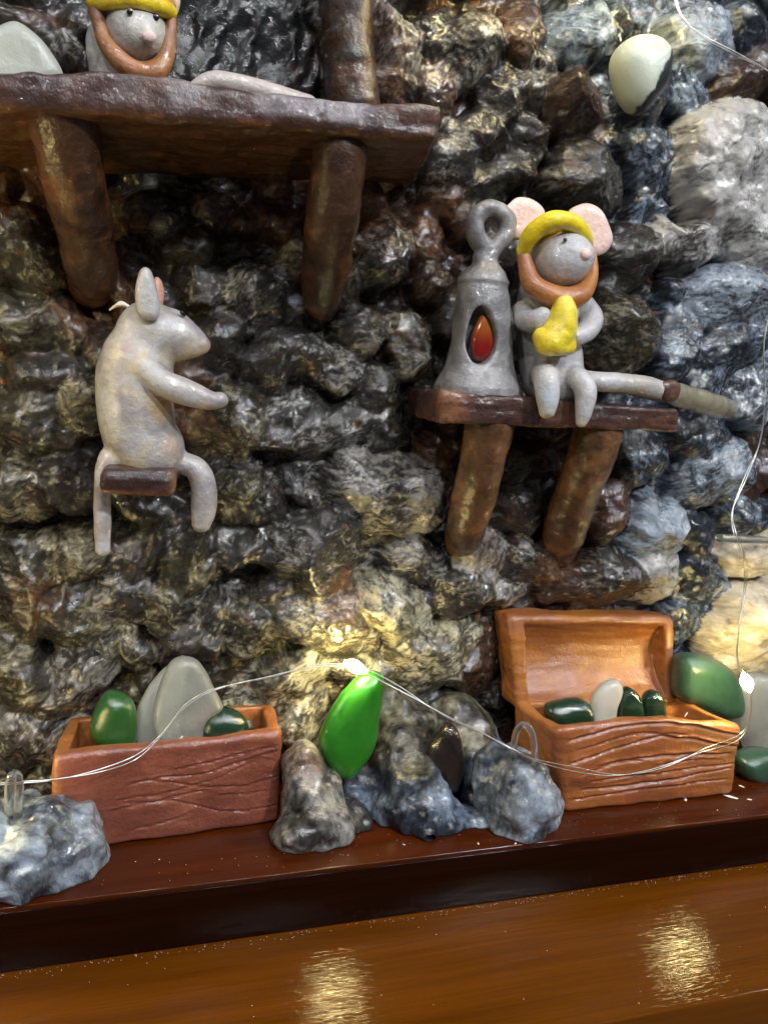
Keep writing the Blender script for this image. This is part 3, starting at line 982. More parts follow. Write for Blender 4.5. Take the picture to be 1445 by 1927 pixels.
# ---- left mouse
t = empty('clay_mouse', W(270, 880, -2.3), 'pale grey clay mouse without a helmet, seated sideways on a plank seat', 'mouse', 'clay mice')
Y0 = -2.3
cl = Clay(.05)
cl.chain([(268, 640, Y0, 52), (256, 690, Y0, 67), (256, 750, Y0, 70), (262, 810, Y0, 67), (282, 845, Y0, 64)], .2)
cl.chain([(282, 618, Y0, 52), (318, 630, Y0 - .1, 48), (352, 640, Y0 - .15, 33), (380, 648, Y0 - .2, 17)], .2)
cl.chain([(268, 690, Y0 - .75, 26), (310, 722, Y0 - .95, 25), (360, 740, Y0 - 1.0, 23), (398, 753, Y0 - 1.0, 17), (414, 752, Y0 - 1.0, 15)], .12)
cl.chain([(240, 860, Y0 - .1, 26), (212, 865, Y0 - .2, 24), (196, 900, Y0 - .25, 17), (193, 960, Y0 - .2, 15), (193, 1034, Y0 - .2, 13)], .12)
cl.chain([(325, 868, Y0, 24), (362, 878, Y0 - .1, 22), (380, 905, Y0 - .1, 24), (383, 950, Y0 - .1, 24), (379, 985, Y0 - .1, 18)], .12)
cl.lump(.045, .9, 1).lump(.018, 2.4, 4)


def lm_paint(V, c):
    for (px, py, Y, r, q, a_) in ((313, 760, Y0 - .8, 26, (.42, .27, .10), .75), (240, 650, Y0 - 1.0, 14, (.34, .22, .18), .6), (335, 838, Y0 - .9, 22, (.52, .33, .20), .6),
                                  (385, 672, Y0 - .2, 16, (.60, .45, .22), .8), (350, 680, Y0 - .3, 16, (.56, .46, .26), .7), (395, 640, Y0 - .3, 7, (.25, .10, .10), .8),
                                  (385, 762, Y0 - 1.1, 12, (.60, .40, .22), .6), (382, 960, Y0 - .9, 30, (.42, .36, .32), .6)):
        p, rr = blob(px, py, Y, r)
        d = np.linalg.norm(V - p, axis=1) / (rr * 1.5)
        c = mix(c, q, ss(1.2, .3, d + .25 * n3(V[:, 0] * 3, V[:, 1] * 3, V[:, 2] * 3)) * a_)
    return c


clay_part('body', cl, M_CLAY, t, PALE, .9, 1.0, paintfn=lm_paint)
cl = Clay(.04).poly([(262, 512), (273, 502), (286, 512), (296, 545), (302, 580), (296, 600), (276, 602), (258, 590), (254, 545)], Y0 - .82, .20, .22).lump(.02, 2., 3)
clay_part('ear', cl, M_CLAY, t, PALE, 1.0, 5.0)
cl = Clay(.04).poly([(292, 520), (304, 528), (308, 550), (306, 575), (290, 585), (282, 550)], Y0 + .45, .16, .2).lump(.02, 2., 6)
clay_part('ear', cl, M_CLAY, t, ((.50, .26, .20), (.42, .22, .17)), 1.0, 5.0, label='pink far ear')
cl = Clay(.015).ell(W(344, 590, Y0 - .53), (.10, .05, .055), (0, .6, .5))
clay_part('eye', cl, M_EYE, t, ((0, 0, 0),))
cl = Clay(.03).chain([(215, 577, -1.6, 3), (228, 571, -1.7, 5), (242, 576, -1.8, 3)], .02).chain([(215, 577, -1.6, 3), (206, 583, -1.55, 2)], .02)
clay_part('whisker', cl, M_CLAY, t, ((.6, .58, .55),))

# ---- right mouse
t = empty('clay_mouse', W(1040, 735, -2.4), 'grey clay mouse with pink ears and yellow helmet, holding a gold nugget beside the lantern', 'mouse', 'clay mice')
Y0 = -2.2
cl = Clay(.045)
cl.chain([(1030, 560, Y0, 56), (1028, 620, Y0, 58), (1036, 680, Y0, 60), (1040, 712, Y0 - .1, 58)], .2)
cl.chain([(1040, 500, Y0 - .1, 56), (1060, 488, Y0 - .75, 53)], .15)
cl.chain([(1060, 488, Y0 - .8, 46), (1092, 482, Y0 - 1.15, 26)], .2)
cl.chain([(985, 585, Y0 - .3, 20), (990, 602, Y0 - .7, 22), (1006, 604, Y0 - 1.1, 22), (1020, 596, Y0 - 1.25, 18)], .08)
cl.chain([(1100, 578, Y0 - .2, 22), (1114, 600, Y0 - .6, 21), (1105, 622, Y0 - 1.0, 20), (1083, 636, Y0 - 1.25, 17)], .08)
cl.chain([(1020, 705, Y0 - .7, 25), (1027, 712, Y0 - 1.35, 25), (1030, 745, Y0 - 1.55, 23), (1029, 772, Y0 - 1.6, 16)], .08)
cl.chain([(1070, 705, Y0 - .6, 24), (1092, 715, Y0 - 1.25, 22), (1102, 740, Y0 - 1.45, 21), (1099, 772, Y0 - 1.5, 17), (1094, 793, Y0 - 1.5, 11)], .08)
cl.chain([(1090, 715, Y0 - .6, 20), (1130, 718, Y0 - 1.15, 18), (1190, 722, Y0 - 1.05, 19), (1240, 735, Y0 - .8, 20), (1262, 740, Y0 - .7, 17)], .08)
cl.lump(.03, 1.1, 2).lump(.014, 2.6, 7)


def rm_paint(V, c):
    for (px, py, Y, r, q, a_) in ((1030, 745, Y0 - 2., 20, (.42, .50, .60), .7), (1060, 520, Y0 - 1.5, 20, (.48, .37, .33), .5), (1029, 785, Y0 - 1.7, 9, (.60, .46, .36), .8),
                                  (1094, 796, Y0 - 1.6, 9, (.60, .54, .44), .7), (1210, 725, Y0 - 1.3, 40, (.36, .33, .26), .7)):
        p, rr = blob(px, py, Y, r)
        d = np.linalg.norm(V - p, axis=1) / (rr * 1.5)
        c = mix(c, q, ss(1.2, .3, d) * a_)
    return c


clay_part('body', cl, M_CLAY, t, ((.45, .44, .445), (.52, .50, .48), (.38, .37, .40)), .9, 21.0, paintfn=rm_paint)
cl = Clay(.04).poly([(955, 385), (972, 371), (1000, 374), (1024, 396), (1024, 440), (1000, 455), (965, 450), (940, 445), (926, 430), (926, 410)], Y0 + .25, .16, .3)
clay_part('ear', cl, M_CLAY, t, ((.72, .50, .44), (.66, .44, .38)), 1.0, 5.0, label='pink left ear behind the lantern ring')
cl = Clay(.04).poly([(1068, 400), (1085, 386), (1108, 382), (1132, 396), (1148, 430), (1152, 452), (1140, 474), (1118, 482), (1090, 470), (1070, 440)], Y0 + .1, .16, .3)
clay_part('ear', cl, M_CLAY, t, ((.72, .50, .44), (.66, .44, .38)), 1.0, 9.0, label='pink right ear')
hc, hr = blob(1046, 468, Y0 - .25, 62)
cl = Clay(.04).ell(hc, (hr * 1.02, hr * .95, hr * 1.0), k=.05)
zcut = W(1046, 462, Y0 - .5)[2]
cl.fn(lambda X_: X_[..., 2] - (zcut - .0) + 0.25 * (X_[..., 1] - hc[1]), k=.05, sub=True)
cl.chain([(984, 470, Y0 - .65, 13), (996, 446, Y0 - .9, 17), (1018, 424, Y0 - 1.15, 18), (1048, 413, Y0 - 1.35, 17), (1080, 420, Y0 - 1.25, 16), (1100, 442, Y0 - 1.0, 13), (1107, 460, Y0 - .8, 9)], .1).lump(.02, 1.6, 4)
clay_part('helmet', cl, M_CLAY, t, ((.80, .60, .005), (.72, .50, .01), (.82, .66, .02)), 1.2, 3.0)
cl = Clay(.04).chain([(984, 468, Y0 - .6, 12), (990, 500, Y0 - .7, 15), (1003, 535, Y0 - .9, 19), (1035, 556, Y0 - 1.15, 22), (1070, 562, Y0 - 1.25, 22), (1098, 548, Y0 - 1.1, 19), (1113, 515, Y0 - .9, 12), (1116, 480, Y0 - .8, 7)], .1).lump(.025, 1.5, 9)
clay_part('chin_strap', cl, M_CLAY, t, ((.36, .13, .022), (.30, .10, .018), (.41, .16, .03)), 1.2, 3.0)
cl = Clay(.03).ell(W(1101, 478, Y0 - 1.55), (.19, .14, .17), k=.02)
clay_part('nose', cl, M_CLAY, t, ((.74, .55, .50), (.70, .50, .46)))
p_ = W(1063, 451, Y0 - 1.44)
cl = Clay(.015).ell(p_, (.06, .05, .06), k=.01)
clay_part('eye', cl, M_EYE, t, ((0, 0, 0),))
p_ = W(1092, 455, Y0 - 1.30)

# glue and a scrap of brown clay at the end of the tail
cl = Clay(.05).chain([(1262, 740, Y0 - .6, 20), (1310, 752, Y0 - .1, 22), (1345, 763, Y0 + .5, 22), (1366, 768, Y0 + 1.3, 18)], .1).lump(.07, 1.1, 3).lump(.02, 3.2, 3)
clay_part('tail_glue', cl, mat_glass('cloudy_glue', (.62, .57, .40), trans=.7, rough=.25, sss=.3, coat=1.0, coat_rough=.05), t, ((.5, .46, .36),))
cl = Clay(.035).poly([(1243, 722), (1268, 714), (1280, 730), (1272, 752), (1252, 755), (1242, 740)], Y0 - 1.05, .14, .2).lump(.03, 2.2, 3)
clay_part('tail_patch', cl, M_BROWN, t, ((.07, .032, .024), (.11, .05, .03)))

# ---- gold nugget
cl = Clay(.04).chain([(1060, 572, Y0 - 1.45, 18), (1060, 594, Y0 - 1.5, 27), (1054, 618, Y0 - 1.5, 30), (1036, 640, Y0 - 1.5, 30), (1018, 634, Y0 - 1.45, 18)], .1)
cl.chain([(1040, 645, Y0 - 1.5, 26), (1066, 650, Y0 - 1.45, 18)], .12).lump(.07, 1.5, 2).lump(.02, 4.0, 6)
V, F = cl.build()
mesh_obj('gold_nugget', V, F, M_CLAY, None, mottle(V, ((.80, .62, .03), (.68, .47, .02), (.85, .70, .10)), 1.6, 2), label='lumpy yellow gold nugget held in the arms of the mouse beside the lantern', cat='nugget')

# ---- lantern
t = empty('clay_lantern', W(900, 725, -2.4), 'grey clay lantern with a ring on top and an amber flame in its window', 'lantern')
YL = -2.2
axis = [(915, 468, 13), (916, 482, 17), (915, 497, 25), (912, 512, 38), (910, 524, 44), (910, 530, 47), (909, 538, 45), (908, 565, 50), (906, 610, 52), (905, 650, 55), (901, 690, 62), (898, 714, 71), (897, 728, 78), (897, 744, 80)]
zz = [W(a, y, YL)[2] for a, y, r in axis]; xs = [W(a, y, YL)[0] for a, y, r in axis]; rr = [r * sc(W(a, y, YL)) for a, y, r in axis]
zz, xs, rr = (np.array(k[::-1]) for k in (zz, xs, rr))


def lant(X_):
    z = X_[0, 0, :, 2]
    r = np.interp(z, zz, rr); x0 = np.interp(z, zz, xs)
    ax = np.abs(X_[..., 0] - x0); ay = np.abs(X_[..., 1] - YL) * 1.1
    d = ((ax ** 2.8 + ay ** 2.8) ** (1 / 2.8) - r) * .92
    return np.maximum(d, np.maximum(zz[0] - X_[..., 2], X_[..., 2] - zz[-1] - .02))


cl = Clay(.04).fn(lant, (xs.min() - rr.max(), YL - rr.max(), zz[0]), (xs.max() + rr.max(), YL + rr.max(), zz[-1] + .2))
cl.chain([(906, 486, YL, 17), (910, 468, YL, 17), (895, 442, YL, 18), (896, 408, YL, 18), (924, 393, YL, 18), (951, 408, YL, 18), (953, 434, YL, 18), (937, 460, YL, 17), (920, 482, YL, 18)], .12)
win_ = [(906, 574), (924, 592), (935, 628), (930, 662), (910, 684), (888, 676), (882, 640), (889, 600)]
cl.poly(win_, YL - .75, .80, .2, k=.10, sub=True)
cl.lump(.035, 1.3, 3).lump(.02, 3.0, 4)
clay_part('lantern_body', cl, M_CLAY, t, ((.17, .167, .172), (.235, .23, .23), (.12, .117, .125)), 1.0, 14.0)
cl = Clay(.03).poly([(907, 592), (920, 610), (929, 640), (924, 666), (906, 680), (889, 672), (886, 640), (895, 610)], YL - .42, .22, .25, k=.02)


def flame_paint(V, c):
    return c


V, F = cl.build()
zt = (V[:, 2] - V[:, 2].min()) / np.ptp(V[:, 2])
mf, ntf, bf = mat_new('amber_to_red_resin')
atn = node(ntf, 'ShaderNodeAttribute', attribute_name='paint')
ntf.links.new(atn.outputs['Color'], bf.inputs['Base Color'])
bf.inputs['Roughness'].default_value = .15
bf.inputs['Transmission Weight'].default_value = .25
bf.inputs['Subsurface Weight'].default_value = .5
bf.inputs['Subsurface Radius'].default_value = (.4, .1, .05)
bf.inputs['Subsurface Scale'].default_value = 1.0
bf.inputs['Coat Weight'].default_value = 1.0
bf.inputs['Coat Roughness'].default_value = .05
colf = mix(np.tile(np.array((.26, .008, .007), np.float32), (len(V), 1)), (.36, .095, .010), ss(.3, .9, zt + .2 * n3(V[:, 0] * 3, V[:, 1] * 3, V[:, 2] * 3)))
mesh_obj('flame', V, F, mf, t, colf)

# ---- miner mouse at the top
t = empty('clay_mouse', W(255, 140, -2.4), 'grey clay mouse with orange chin strap and yellow helmet behind the long table', 'mouse', 'clay mice')
Y0 = -2.0
cl = Clay(.045)
cl.chain([(255, 55, Y0, 60), (258, 62, Y0 - .5, 56), (272, 66, Y0 - .95, 30)], .25)
cl.chain([(215, 90, Y0 + .2, 52), (240, 180, Y0 + .3, 62)], .2).chain([(178, 80, Y0, 14), (176, 100, Y0, 14)], .1).lump(.04, 1., 5)
clay_part('body', cl, M_CLAY, t, ((.46, .45, .43), (.40, .39, .40), (.52, .49, .44)), .9, 31.0)
cl = Clay(.045).chain([(180, 8, Y0 - .55, 14), (190, 50, Y0 - .6, 15), (202, 85, Y0 - .7, 17), (230, 118, Y0 - .85, 19), (262, 136, Y0 - .9, 20), (295, 132, Y0 - .9, 20), (313, 105, Y0 - .8, 16), (320, 60, Y0 - .7, 12), (322, 10, Y0 - .6, 10)], .1).lump(.03, 1.4, 2)
clay_part('chin_strap', cl, M_CLAY, t, ((.32, .13, .04), (.22, .085, .03), (.42, .18, .07)), 1.2, 6.0)
hc, hr = blob(250, -10, Y0, 74)
cl = Clay(.05).ell(hc, (hr * 1.02, hr, hr * .95))
zc2 = W(250, 8, Y0 - .9)[2]
cl.fn(lambda X_: X_[..., 2] - zc2 + .3 * (X_[..., 1] - hc[1]) * 0, k=.05, sub=True)
cl.chain([(178, 2, Y0 - .6, 16), (215, 0, Y0 - 1.0, 15), (255, 0, Y0 - 1.2, 15), (298, 10, Y0 - 1.0, 17), (320, 22, Y0 - .7, 14)], .1).lump(.02, 1.6, 4)
clay_part('helmet', cl, M_CLAY, t, ((.74, .56, .005), (.66, .48, .01), (.80, .62, .02)), 1.2, 3.0)
cl = Clay(.05).poly([(318, -40), (334, -30), (340, 5), (332, 30), (322, 28), (312, -10)], Y0 + .1, .15, .2)
clay_part('ear', cl, M_CLAY, t, ((.66, .46, .40), (.6, .4, .35)), 1.0, 9.0, label='pink right ear')
cl = Clay(.05).poly([(170, -40), (178, -20), (186, 22), (176, 26), (164, 6), (160, -20)], Y0 + .1, .15, .2)
clay_part('ear', cl, M_CLAY, t, ((.36, .2, .15), (.3, .17, .13)), 1.0, 9.0, label='brownish left ear')
cl = Clay(.03).ell(W(281, 68, Y0 - 1.33), (.17, .12, .15), k=.02)
clay_part('nose', cl, M_CLAY, t, ((.72, .55, .52), (.66, .50, .46)))
for px, py, dy in ((244, 20, -1.27), (294, 31, -1.12)):
    cl = Clay(.015).ell(W(px, py, Y0 + dy), (.075, .035, .09), (0, .3, 0), k=.01)
    clay_part('eye', cl, M_EYE, t, ((0, 0, 0),))
cl = Clay(.05).chain([(352, 172, -3.3, 10), (395, 152, -3.3, 16), (450, 160, -3.3, 20), (520, 180, -3.3, 20), (580, 195, -3.3, 16)], .1).lump(.03, 1.2, 3)
clay_part('tail', cl, M_CLAY, t, ((.46, .40, .37), (.52, .46, .40), (.38, .33, .32)), .9, 12.0)


# ================================================================== treasure chests
def chest_body(name, corners, parent, cols, wall_t=.42, vox=.05, grooves=(), arch=0.0, off=0., paintfn=None):
    c = [np.asarray(q) for q in corners]
    L = np.linalg.norm(c[1] - c[0]); Dp = np.linalg.norm(c[4] - c[0]); Hh = np.linalg.norm(c[2] - c[0])

    def f(X_):
        o_ = sdbox(X_, (0, 0, 0), (L, Dp, Hh), .20)
        i_ = sdbox(X_, (wall_t, wall_t, .35), (L - wall_t, Dp - wall_t, Hh + 2), .12)
        F = -smin(-o_, i_, .08)
        F = F + .09 * n3(X_[..., 0] * .7 + off, X_[..., 1] * .7, X_[..., 2] * .7) + .02 * n3(X_[..., 0] * 1.2, X_[..., 1] * 3, X_[..., 2] * 4 + off)
        g = np.zeros(X_.shape[:1] + X_.shape[2:3], np.float32)
        x = X_[:, 0, :, 0] / L; z = X_[:, 0, :, 2] / Hh
        for ln in grooves:
            pts = np.array(ln[2:]).reshape(-1, 2)
            xx = np.interp(x, pts[:, 0], pts[:, 1]) + .012 * n2(x * 9 + ln[0] * 7, x * 0 + off)
            on = ss(pts[0, 0] - .02, pts[0, 0] + .03, x) * ss(pts[-1, 0] + .02, pts[-1, 0] - .03, x)
            dd = (z - xx) * Hh
            g += ln[0] * on * (np.exp(-(dd / ln[1]) ** 2) - .45 * np.exp(-((dd - 1.9 * ln[1]) / ln[1]) ** 2))
        return F + g[:, None, :] * ss(.4, .1, X_[..., 1])
    V, F = Clay(vox).fn(f, (-.1, -.1, -.1), (L + .1, Dp + .1, Hh + .1)).build()
    U = V / np.array([L, Dp, Hh], np.float32)
    V2 = V.copy()
    V2[:, 2] *= 1 + arch * np.sin(np.pi * np.clip(U[:, 0], 0, 1)) * ss(.5, 0, U[:, 1])
    Vw = hexmap(V2, (L, Dp, Hh), c)
    col = mottle(V, cols, .7, off)
    if paintfn is not None: col = paintfn(U, col)
    return mesh_obj(name, Vw, F, M_CHEST, parent, col)


# left chest
fbl, fbr = PZ(100, 1611, 0), PZ(529, 1549, 0)
ftl, ftr = W(95, 1424, fbl[1]), W(529, 1378, fbr[1])
btl, btr = PZ(128, 1347, ftl[2]), PZ(505, 1294, ftr[2])
btl[1] = min(btl[1], .2); btr[1] = min(btr[1], .2)
bbl, bbr = np.array([btl[0], btl[1], 0]), np.array([btr[0], btr[1], 0])
t = empty('treasure_chest', (fbl + fbr) / 2, 'reddish brown clay chest without a lid, at the left end of the ledge', 'chest', 'clay treasure chests')


def lc_paint(U, col):
    col = mix(col, (.33, .115, .030), ss(.02, .14, U[:, 1]) * .9)
    col = mix(col, (.36, .14, .035), ss(.06, .0, U[:, 0]) * .7)
    return col


GRL = [(.05, .035, .30, .62, .45, .66, .6, .64, .8, .72, .98, .80), (.05, .03, .38, .66, .62, .52, .82, .46, .99, .52), (.045, .03, .25, .48, .5, .49, .72, .60, .9, .74, .97, .70),
       (.05, .03, .30, .44, .5, .40, .72, .22, .86, .17), (.05, .03, .22, .38, .45, .42, .65, .47), (.04, .03, .30, .14, .5, .20, .62, .27), (.05, .03, .5, .72, .7, .78, .99, .86),
       (.045, .03, .70, .40, .85, .37, .93, .38), (.04, .03, .78, .20, .9, .19, .99, .2)]
chest_body('chest_box', [fbl, fbr, ftl, ftr, bbl, bbr, btl, btr], t, ((.185, .054, .031), (.22, .066, .037), (.145, .041, .024)), .40, .05, GRL, .0, 3.0, lc_paint)
LCB = (fbl, fbr, ftl, ftr, btl, btr)

# right chest
fbl, fbr = PZ(1062, 1531, 0), PZ(1382, 1498, 0)
ftl, ftr = W(1046, 1374, fbl[1]), W(1397, 1366, fbr[1])
btl, btr = PZ(966, 1318, ftl[2]), PZ(1272, 1306, ftr[2])
bbl, bbr = np.array([btl[0] + .2, btl[1], 0]), np.array([btr[0], btr[1], 0])
t = empty('treasure_chest', (fbl + fbr) / 2, 'orange brown clay chest with its lid standing open, at the right of the ledge', 'chest', 'clay treasure chests')


def rc_paint(U, col):
    col = mix(col, (.40, .155, .035), ss(.55, 1.05, U[:, 0] + .35 * (U[:, 2] - .6)) * .8)
    return mix(col, (.42, .155, .038), ss(.05, .2, U[:, 1]) * .8)


GRR = [(.09, .05, .06, .84, .3, .92, .6, .95, .99, .86), (.10, .05, .05, .58, .25, .66, .55, .80, .8, .74, .99, .70), (.06, .04, .1, .72, .4, .84, .7, .82), (.08, .05, .1, .26, .35, .24, .7, .30, .97, .40),
       (.06, .04, .15, .34, .5, .36, .8, .42, .98, .46), (.09, .05, .2, .50, .5, .56, .8, .58, .95, .60), (.06, .03, .5, .46, .7, .50, .9, .52), (.07, .04, .05, .15, .3, .17, .6, .2, .95, .24),
       (.06, .03, .1, .44, .35, .52, .45, .52)]
chest_body('chest_box', [fbl, fbr, ftl, ftr, bbl, bbr, btl, btr], t, ((.26, .078, .020), (.30, .095, .024), (.20, .056, .018)), .36, .05, GRR, .11, 8.0, rc_paint)
RCB = (fbl, fbr, ftl, ftr, btl, btr)
# lid
yb = (btl[1] + btr[1]) / 2
ybl, ybr = btl[1] - .25, btr[1] - .45
l0, l1, l2, l3 = W(976, 1340, ybl), W(1273, 1326, ybr), W(958, 1158, ybl + .55), W(1270, 1160, ybr + .55)
back = np.array([-.15, 1.15, .0])
L, Dp, Hh = np.linalg.norm(l1 - l0), 1.15, np.linalg.norm(l2 - l0)


def lidf(X_):
    o_ = sdbox(X_, (0, 0, 0), (L, Dp, Hh), .2)
    # barrel back
    cz = Hh / 2
    o_ = np.maximum(o_, np.sqrt((X_[..., 2] - cz) ** 2 + np.maximum(X_[..., 1] + .15, 0) ** 2 * 1.3) - Hh * .60)
    i_ = sdbox(X_, (.55, -2, .05), (L - .42, Dp, Hh - .05), .22)
    hh_ = Hh / 2 - .28
    i_ = np.maximum(i_, np.sqrt((X_[..., 2] - cz) ** 2 + (X_[..., 1] + .95) ** 2) - math.hypot(hh_, .95))
    return -smin(-o_, i_, .14) + .09 * n3(X_[..., 0] * .8, X_[..., 1] * .8, X_[..., 2] * .8) + .025 * n3(X_[..., 0] * .8, X_[..., 1] * 4, X_[..., 2] * 4)


V, F = Clay(.05).fn(lidf, (0, 0, 0), (L, Dp, Hh)).build()
col = mottle(V * np.array([.4, 1, 1]), ((.31, .108, .022), (.37, .135, .026), (.24, .080, .026)), .8, 5.0)
col = mix(col, (.34, .14, .10), ss(.3, .6, fbm3(V, .5, 3, 40.)) * .5)
lid = mesh_obj('lid', hexmap(V, (L, Dp, Hh), [l0, l1, l2, l3, l0 + back, l1 + back, l2 + back, l3 + back]), F, M_CHEST, t, col)


# ================================================================== sea glass
def glass(outline, Y, th, w_, mat, label, amp=.05, lean=0.0, name='glass_pebble', group='pieces of sea glass', vox=.06, cat='sea glass', col=None, off=0.):
    cl = Clay(vox).poly(outline, Y, th, w_, lean=lean).lump(amp, .9, off).lump(amp * .3, 2.4, off)
    V, F = cl.build()
    return mesh_obj(name, V, F, mat, None, mottle(V, col, 1., off) if col else None, label=label, cat=cat, group=group, kind='thing')


ylf = (LCB[0][1] + LCB[1][1]) / 2
glass([(195, 1308), (222, 1302), (248, 1318), (258, 1355), (252, 1400), (215, 1412), (182, 1402), (170, 1360)], ylf + .95, .5, .6, M_GLASS_G,
      'mid green sea glass pebble at the left in the lidless chest', off=1)
glass([(320, 1248), (350, 1238), (380, 1252), (405, 1300), (421, 1350), (380, 1410), (310, 1412), (288, 1360), (298, 1295)], ylf + 1.0, .30, .3, M_GLASS_CLEAR,
      'large pale clear sea glass in front in the lidless chest, crossed by the wire', lean=.1, off=2)
glass([(268, 1312), (290, 1280), (330, 1245), (350, 1244), (340, 1330), (320, 1410), (262, 1412), (256, 1350)], ylf + 1.65, .28, .3, M_GLASS_W,
      'pale clear sea glass behind the largest piece in the lidless chest', lean=.1, off=3)
glass([(392, 1346), (425, 1332), (450, 1340), (466, 1362), (462, 1405), (400, 1412), (378, 1380)], ylf + .85, .45, .45, M_GLASS_DG,
      'small dark green sea glass at the right in the lidless chest', off=4)
yrf = (RCB[0][1] + RCB[1][1]) / 2
glass([(1028, 1330), (1060, 1318), (1090, 1314), (1112, 1330), (1112, 1370), (1070, 1392), (1032, 1360)], yrf + 1.25, .5, .45, M_GLASS_DG,
      'dark green sea glass at the left in the open lidded chest', off=5)
glass([(1118, 1305), (1140, 1282), (1160, 1278), (1170, 1296), (1160, 1330), (1152, 1375), (1112, 1378), (1110, 1340)], yrf + 1.05, .28, .3, M_GLASS_W,
      'pale frosted sea glass standing upright in the open lidded chest', off=6)
glass([(1164, 1312), (1180, 1290), (1200, 1305), (1208, 1335), (1204, 1372), (1164, 1374), (1160, 1338)], yrf + 1.2, .36, .35, M_GLASS_DG,
      'dark green sea glass right beside the frosted one in the lidded chest', off=7)
glass([(1212, 1310), (1226, 1299), (1242, 1306), (1250, 1330), (1248, 1368), (1212, 1368), (1208, 1335)], yrf + 1.25, .34, .32, M_GLASS_DG,
      'small dark green sea glass at the right end in the lidded chest', off=8)
glass([(668, 1285), (700, 1268), (723, 1276), (724, 1310), (712, 1360), (698, 1415), (655, 1462), (622, 1445), (600, 1405), (606, 1365), (640, 1315)], -2.05, .42, .7, M_GLASS_BG,
      'bright emerald green sea glass below the glowing bulb, standing between the chests', lean=.12, amp=.04, off=9)
glass([(838, 1362), (858, 1370), (870, 1410), (870, 1455), (855, 1492), (828, 1478), (808, 1445), (806, 1405), (820, 1390)], -2.3, .4, .45, M_GLASS_BR,
      'dark brown bottle glass shard on the ledge left of the lidded chest', off=10)
glass([(1275, 1240), (1310, 1229), (1350, 1245), (1385, 1275), (1395, 1330), (1370, 1352), (1310, 1330), (1268, 1305)], -1.1, .6, .6, M_GLASS_T,
      'teal green sea glass behind the lidded chest, right of its lid', off=11)
glass([(1395, 1278), (1425, 1268), (1470, 1290), (1490, 1360), (1460, 1425), (1415, 1425), (1388, 1385), (1378, 1320)], -1.0, .5, .6, M_GLASS_CLEAR,
      'large clear textured sea glass below the bulb at the right edge', amp=.12, off=12)
glass([(1392, 1420), (1440, 1410), (1500, 1425), (1510, 1470), (1450, 1482), (1395, 1462), (1384, 1440)], -2.2, .6, .45, M_GLASS_T,
      'teal green sea glass lowest at the right, on the ledge beside the lidded chest', off=13)
glass([(-60, 110), (-20, 62), (25, 40), (60, 58), (95, 95), (120, 148), (60, 170), (-50, 170)], -2.9, .35, .25, M_GLASS_W,
      'flat white peaked sea glass standing on the long table', amp=.03, off=14)
V, F = Clay(.05).poly([(1160, 90), (1195, 66), (1232, 70), (1256, 96), (1258, 130), (1245, 175), (1205, 213), (1178, 200), (1158, 160), (1150, 120)], -1.75, .7, .8).lump(.05, .9, 3).build()
edge = W(1236, 130, -2.0)
V = V.astype(np.float32)
xx = (V - edge) @ np.array([math.cos(.28), 0, math.sin(-.28)], np.float32)
mw, ntw, bw = mat_new('half_painted_sea_glass')
M_HALF = mat_glass('sea_glass_with_paint', (.62, .66, .56), trans=.35, rough=.4, sss=.6)
nt_ = M_HALF.node_tree
an_ = node(nt_, 'ShaderNodeAttribute', attribute_name='paint')
bs_ = nt_.nodes['Principled BSDF']
bs_.inputs['Transmission Weight'].default_value = .15
for l_ in list(nt_.links):
    if l_.to_socket == bs_.inputs['Base Color']: nt_.links.remove(l_)
nt_.links.new(an_.outputs['Color'], bs_.inputs['Base Color'])
pm = ss(-.03, .03, xx - .25 * (V[:, 2] - edge[2]) * 0.6 + .16 * fbm3(V, 1.9, 4, 2.))
colp = mix(np.tile(np.array((.62, .66, .55), np.float32), (len(V), 1)), (.022, .024, .028), pm)
mesh_obj('glass_pebble', V, F, M_HALF, None, colp, label='white frosted sea glass set in the upper right of the wall, half painted black', cat='sea glass', group='pieces of sea glass', kind='thing')


# ================================================================== painted lumps on the ledge
def rock_cols(V, tn, off=0.):
    d0, d1, a_ = TONES[tn]
    mk = ss(.35, 1.4, a_ * 1.5 + fbm3(V, .65, 3, off) * .8 + fbm3(V * np.array([1, 1, .5]), 2.6, 4, off + 4) * .30 - .05)
    c = mix(np.tile(np.array(d0, np.float32), (len(V), 1)), d1, mk)
    return mix(c, (.5, .49, .44), ss(.6, .9, fbm3(V, 2.4, 3, off + 30)) * .3)


def ledge_lump(name, chains, label, tn, off, amp=.09, loop=None, paintfn=None, cat='stone', k=.25):
    cl = Clay(.05)
    for ch in chains: cl.chain(ch, k)
    cl.lump(amp * 2.6, .8, off).lump(amp * 2.2, 1.6, off).lump(amp * .6, 3.4, off + 3).lump(amp * .15, 8.0, off + 3)
    V, F = cl.build(floor=.004)
    c = rock_cols(V, tn, off)
    if paintfn is not None: c = paintfn(V, c)
    o = empty(name, (V[:, 0].mean(), V[:, 1].mean(), 0), label, cat, 'painted lumps along the ledge')
    mesh_obj('lump', V, F, M_ROCK, o, c, flow=V * np.array([1, 1, .8]))
    if loop:
        q = spline([W(*p_) for p_ in loop], 8)
        Vt, Ft = tube(q, loop_r, 10)
        mesh_obj('cord_loop', Vt, Ft, M_PLASTIC, o)
    return o


def knob(V, c):
    p, rr_ = blob(572, 1440, -2.6, 34)
    return mix(c, (.06, .03, .015), ss(1.3, .6, np.linalg.norm(V - p, axis=1) / rr_) * .85)


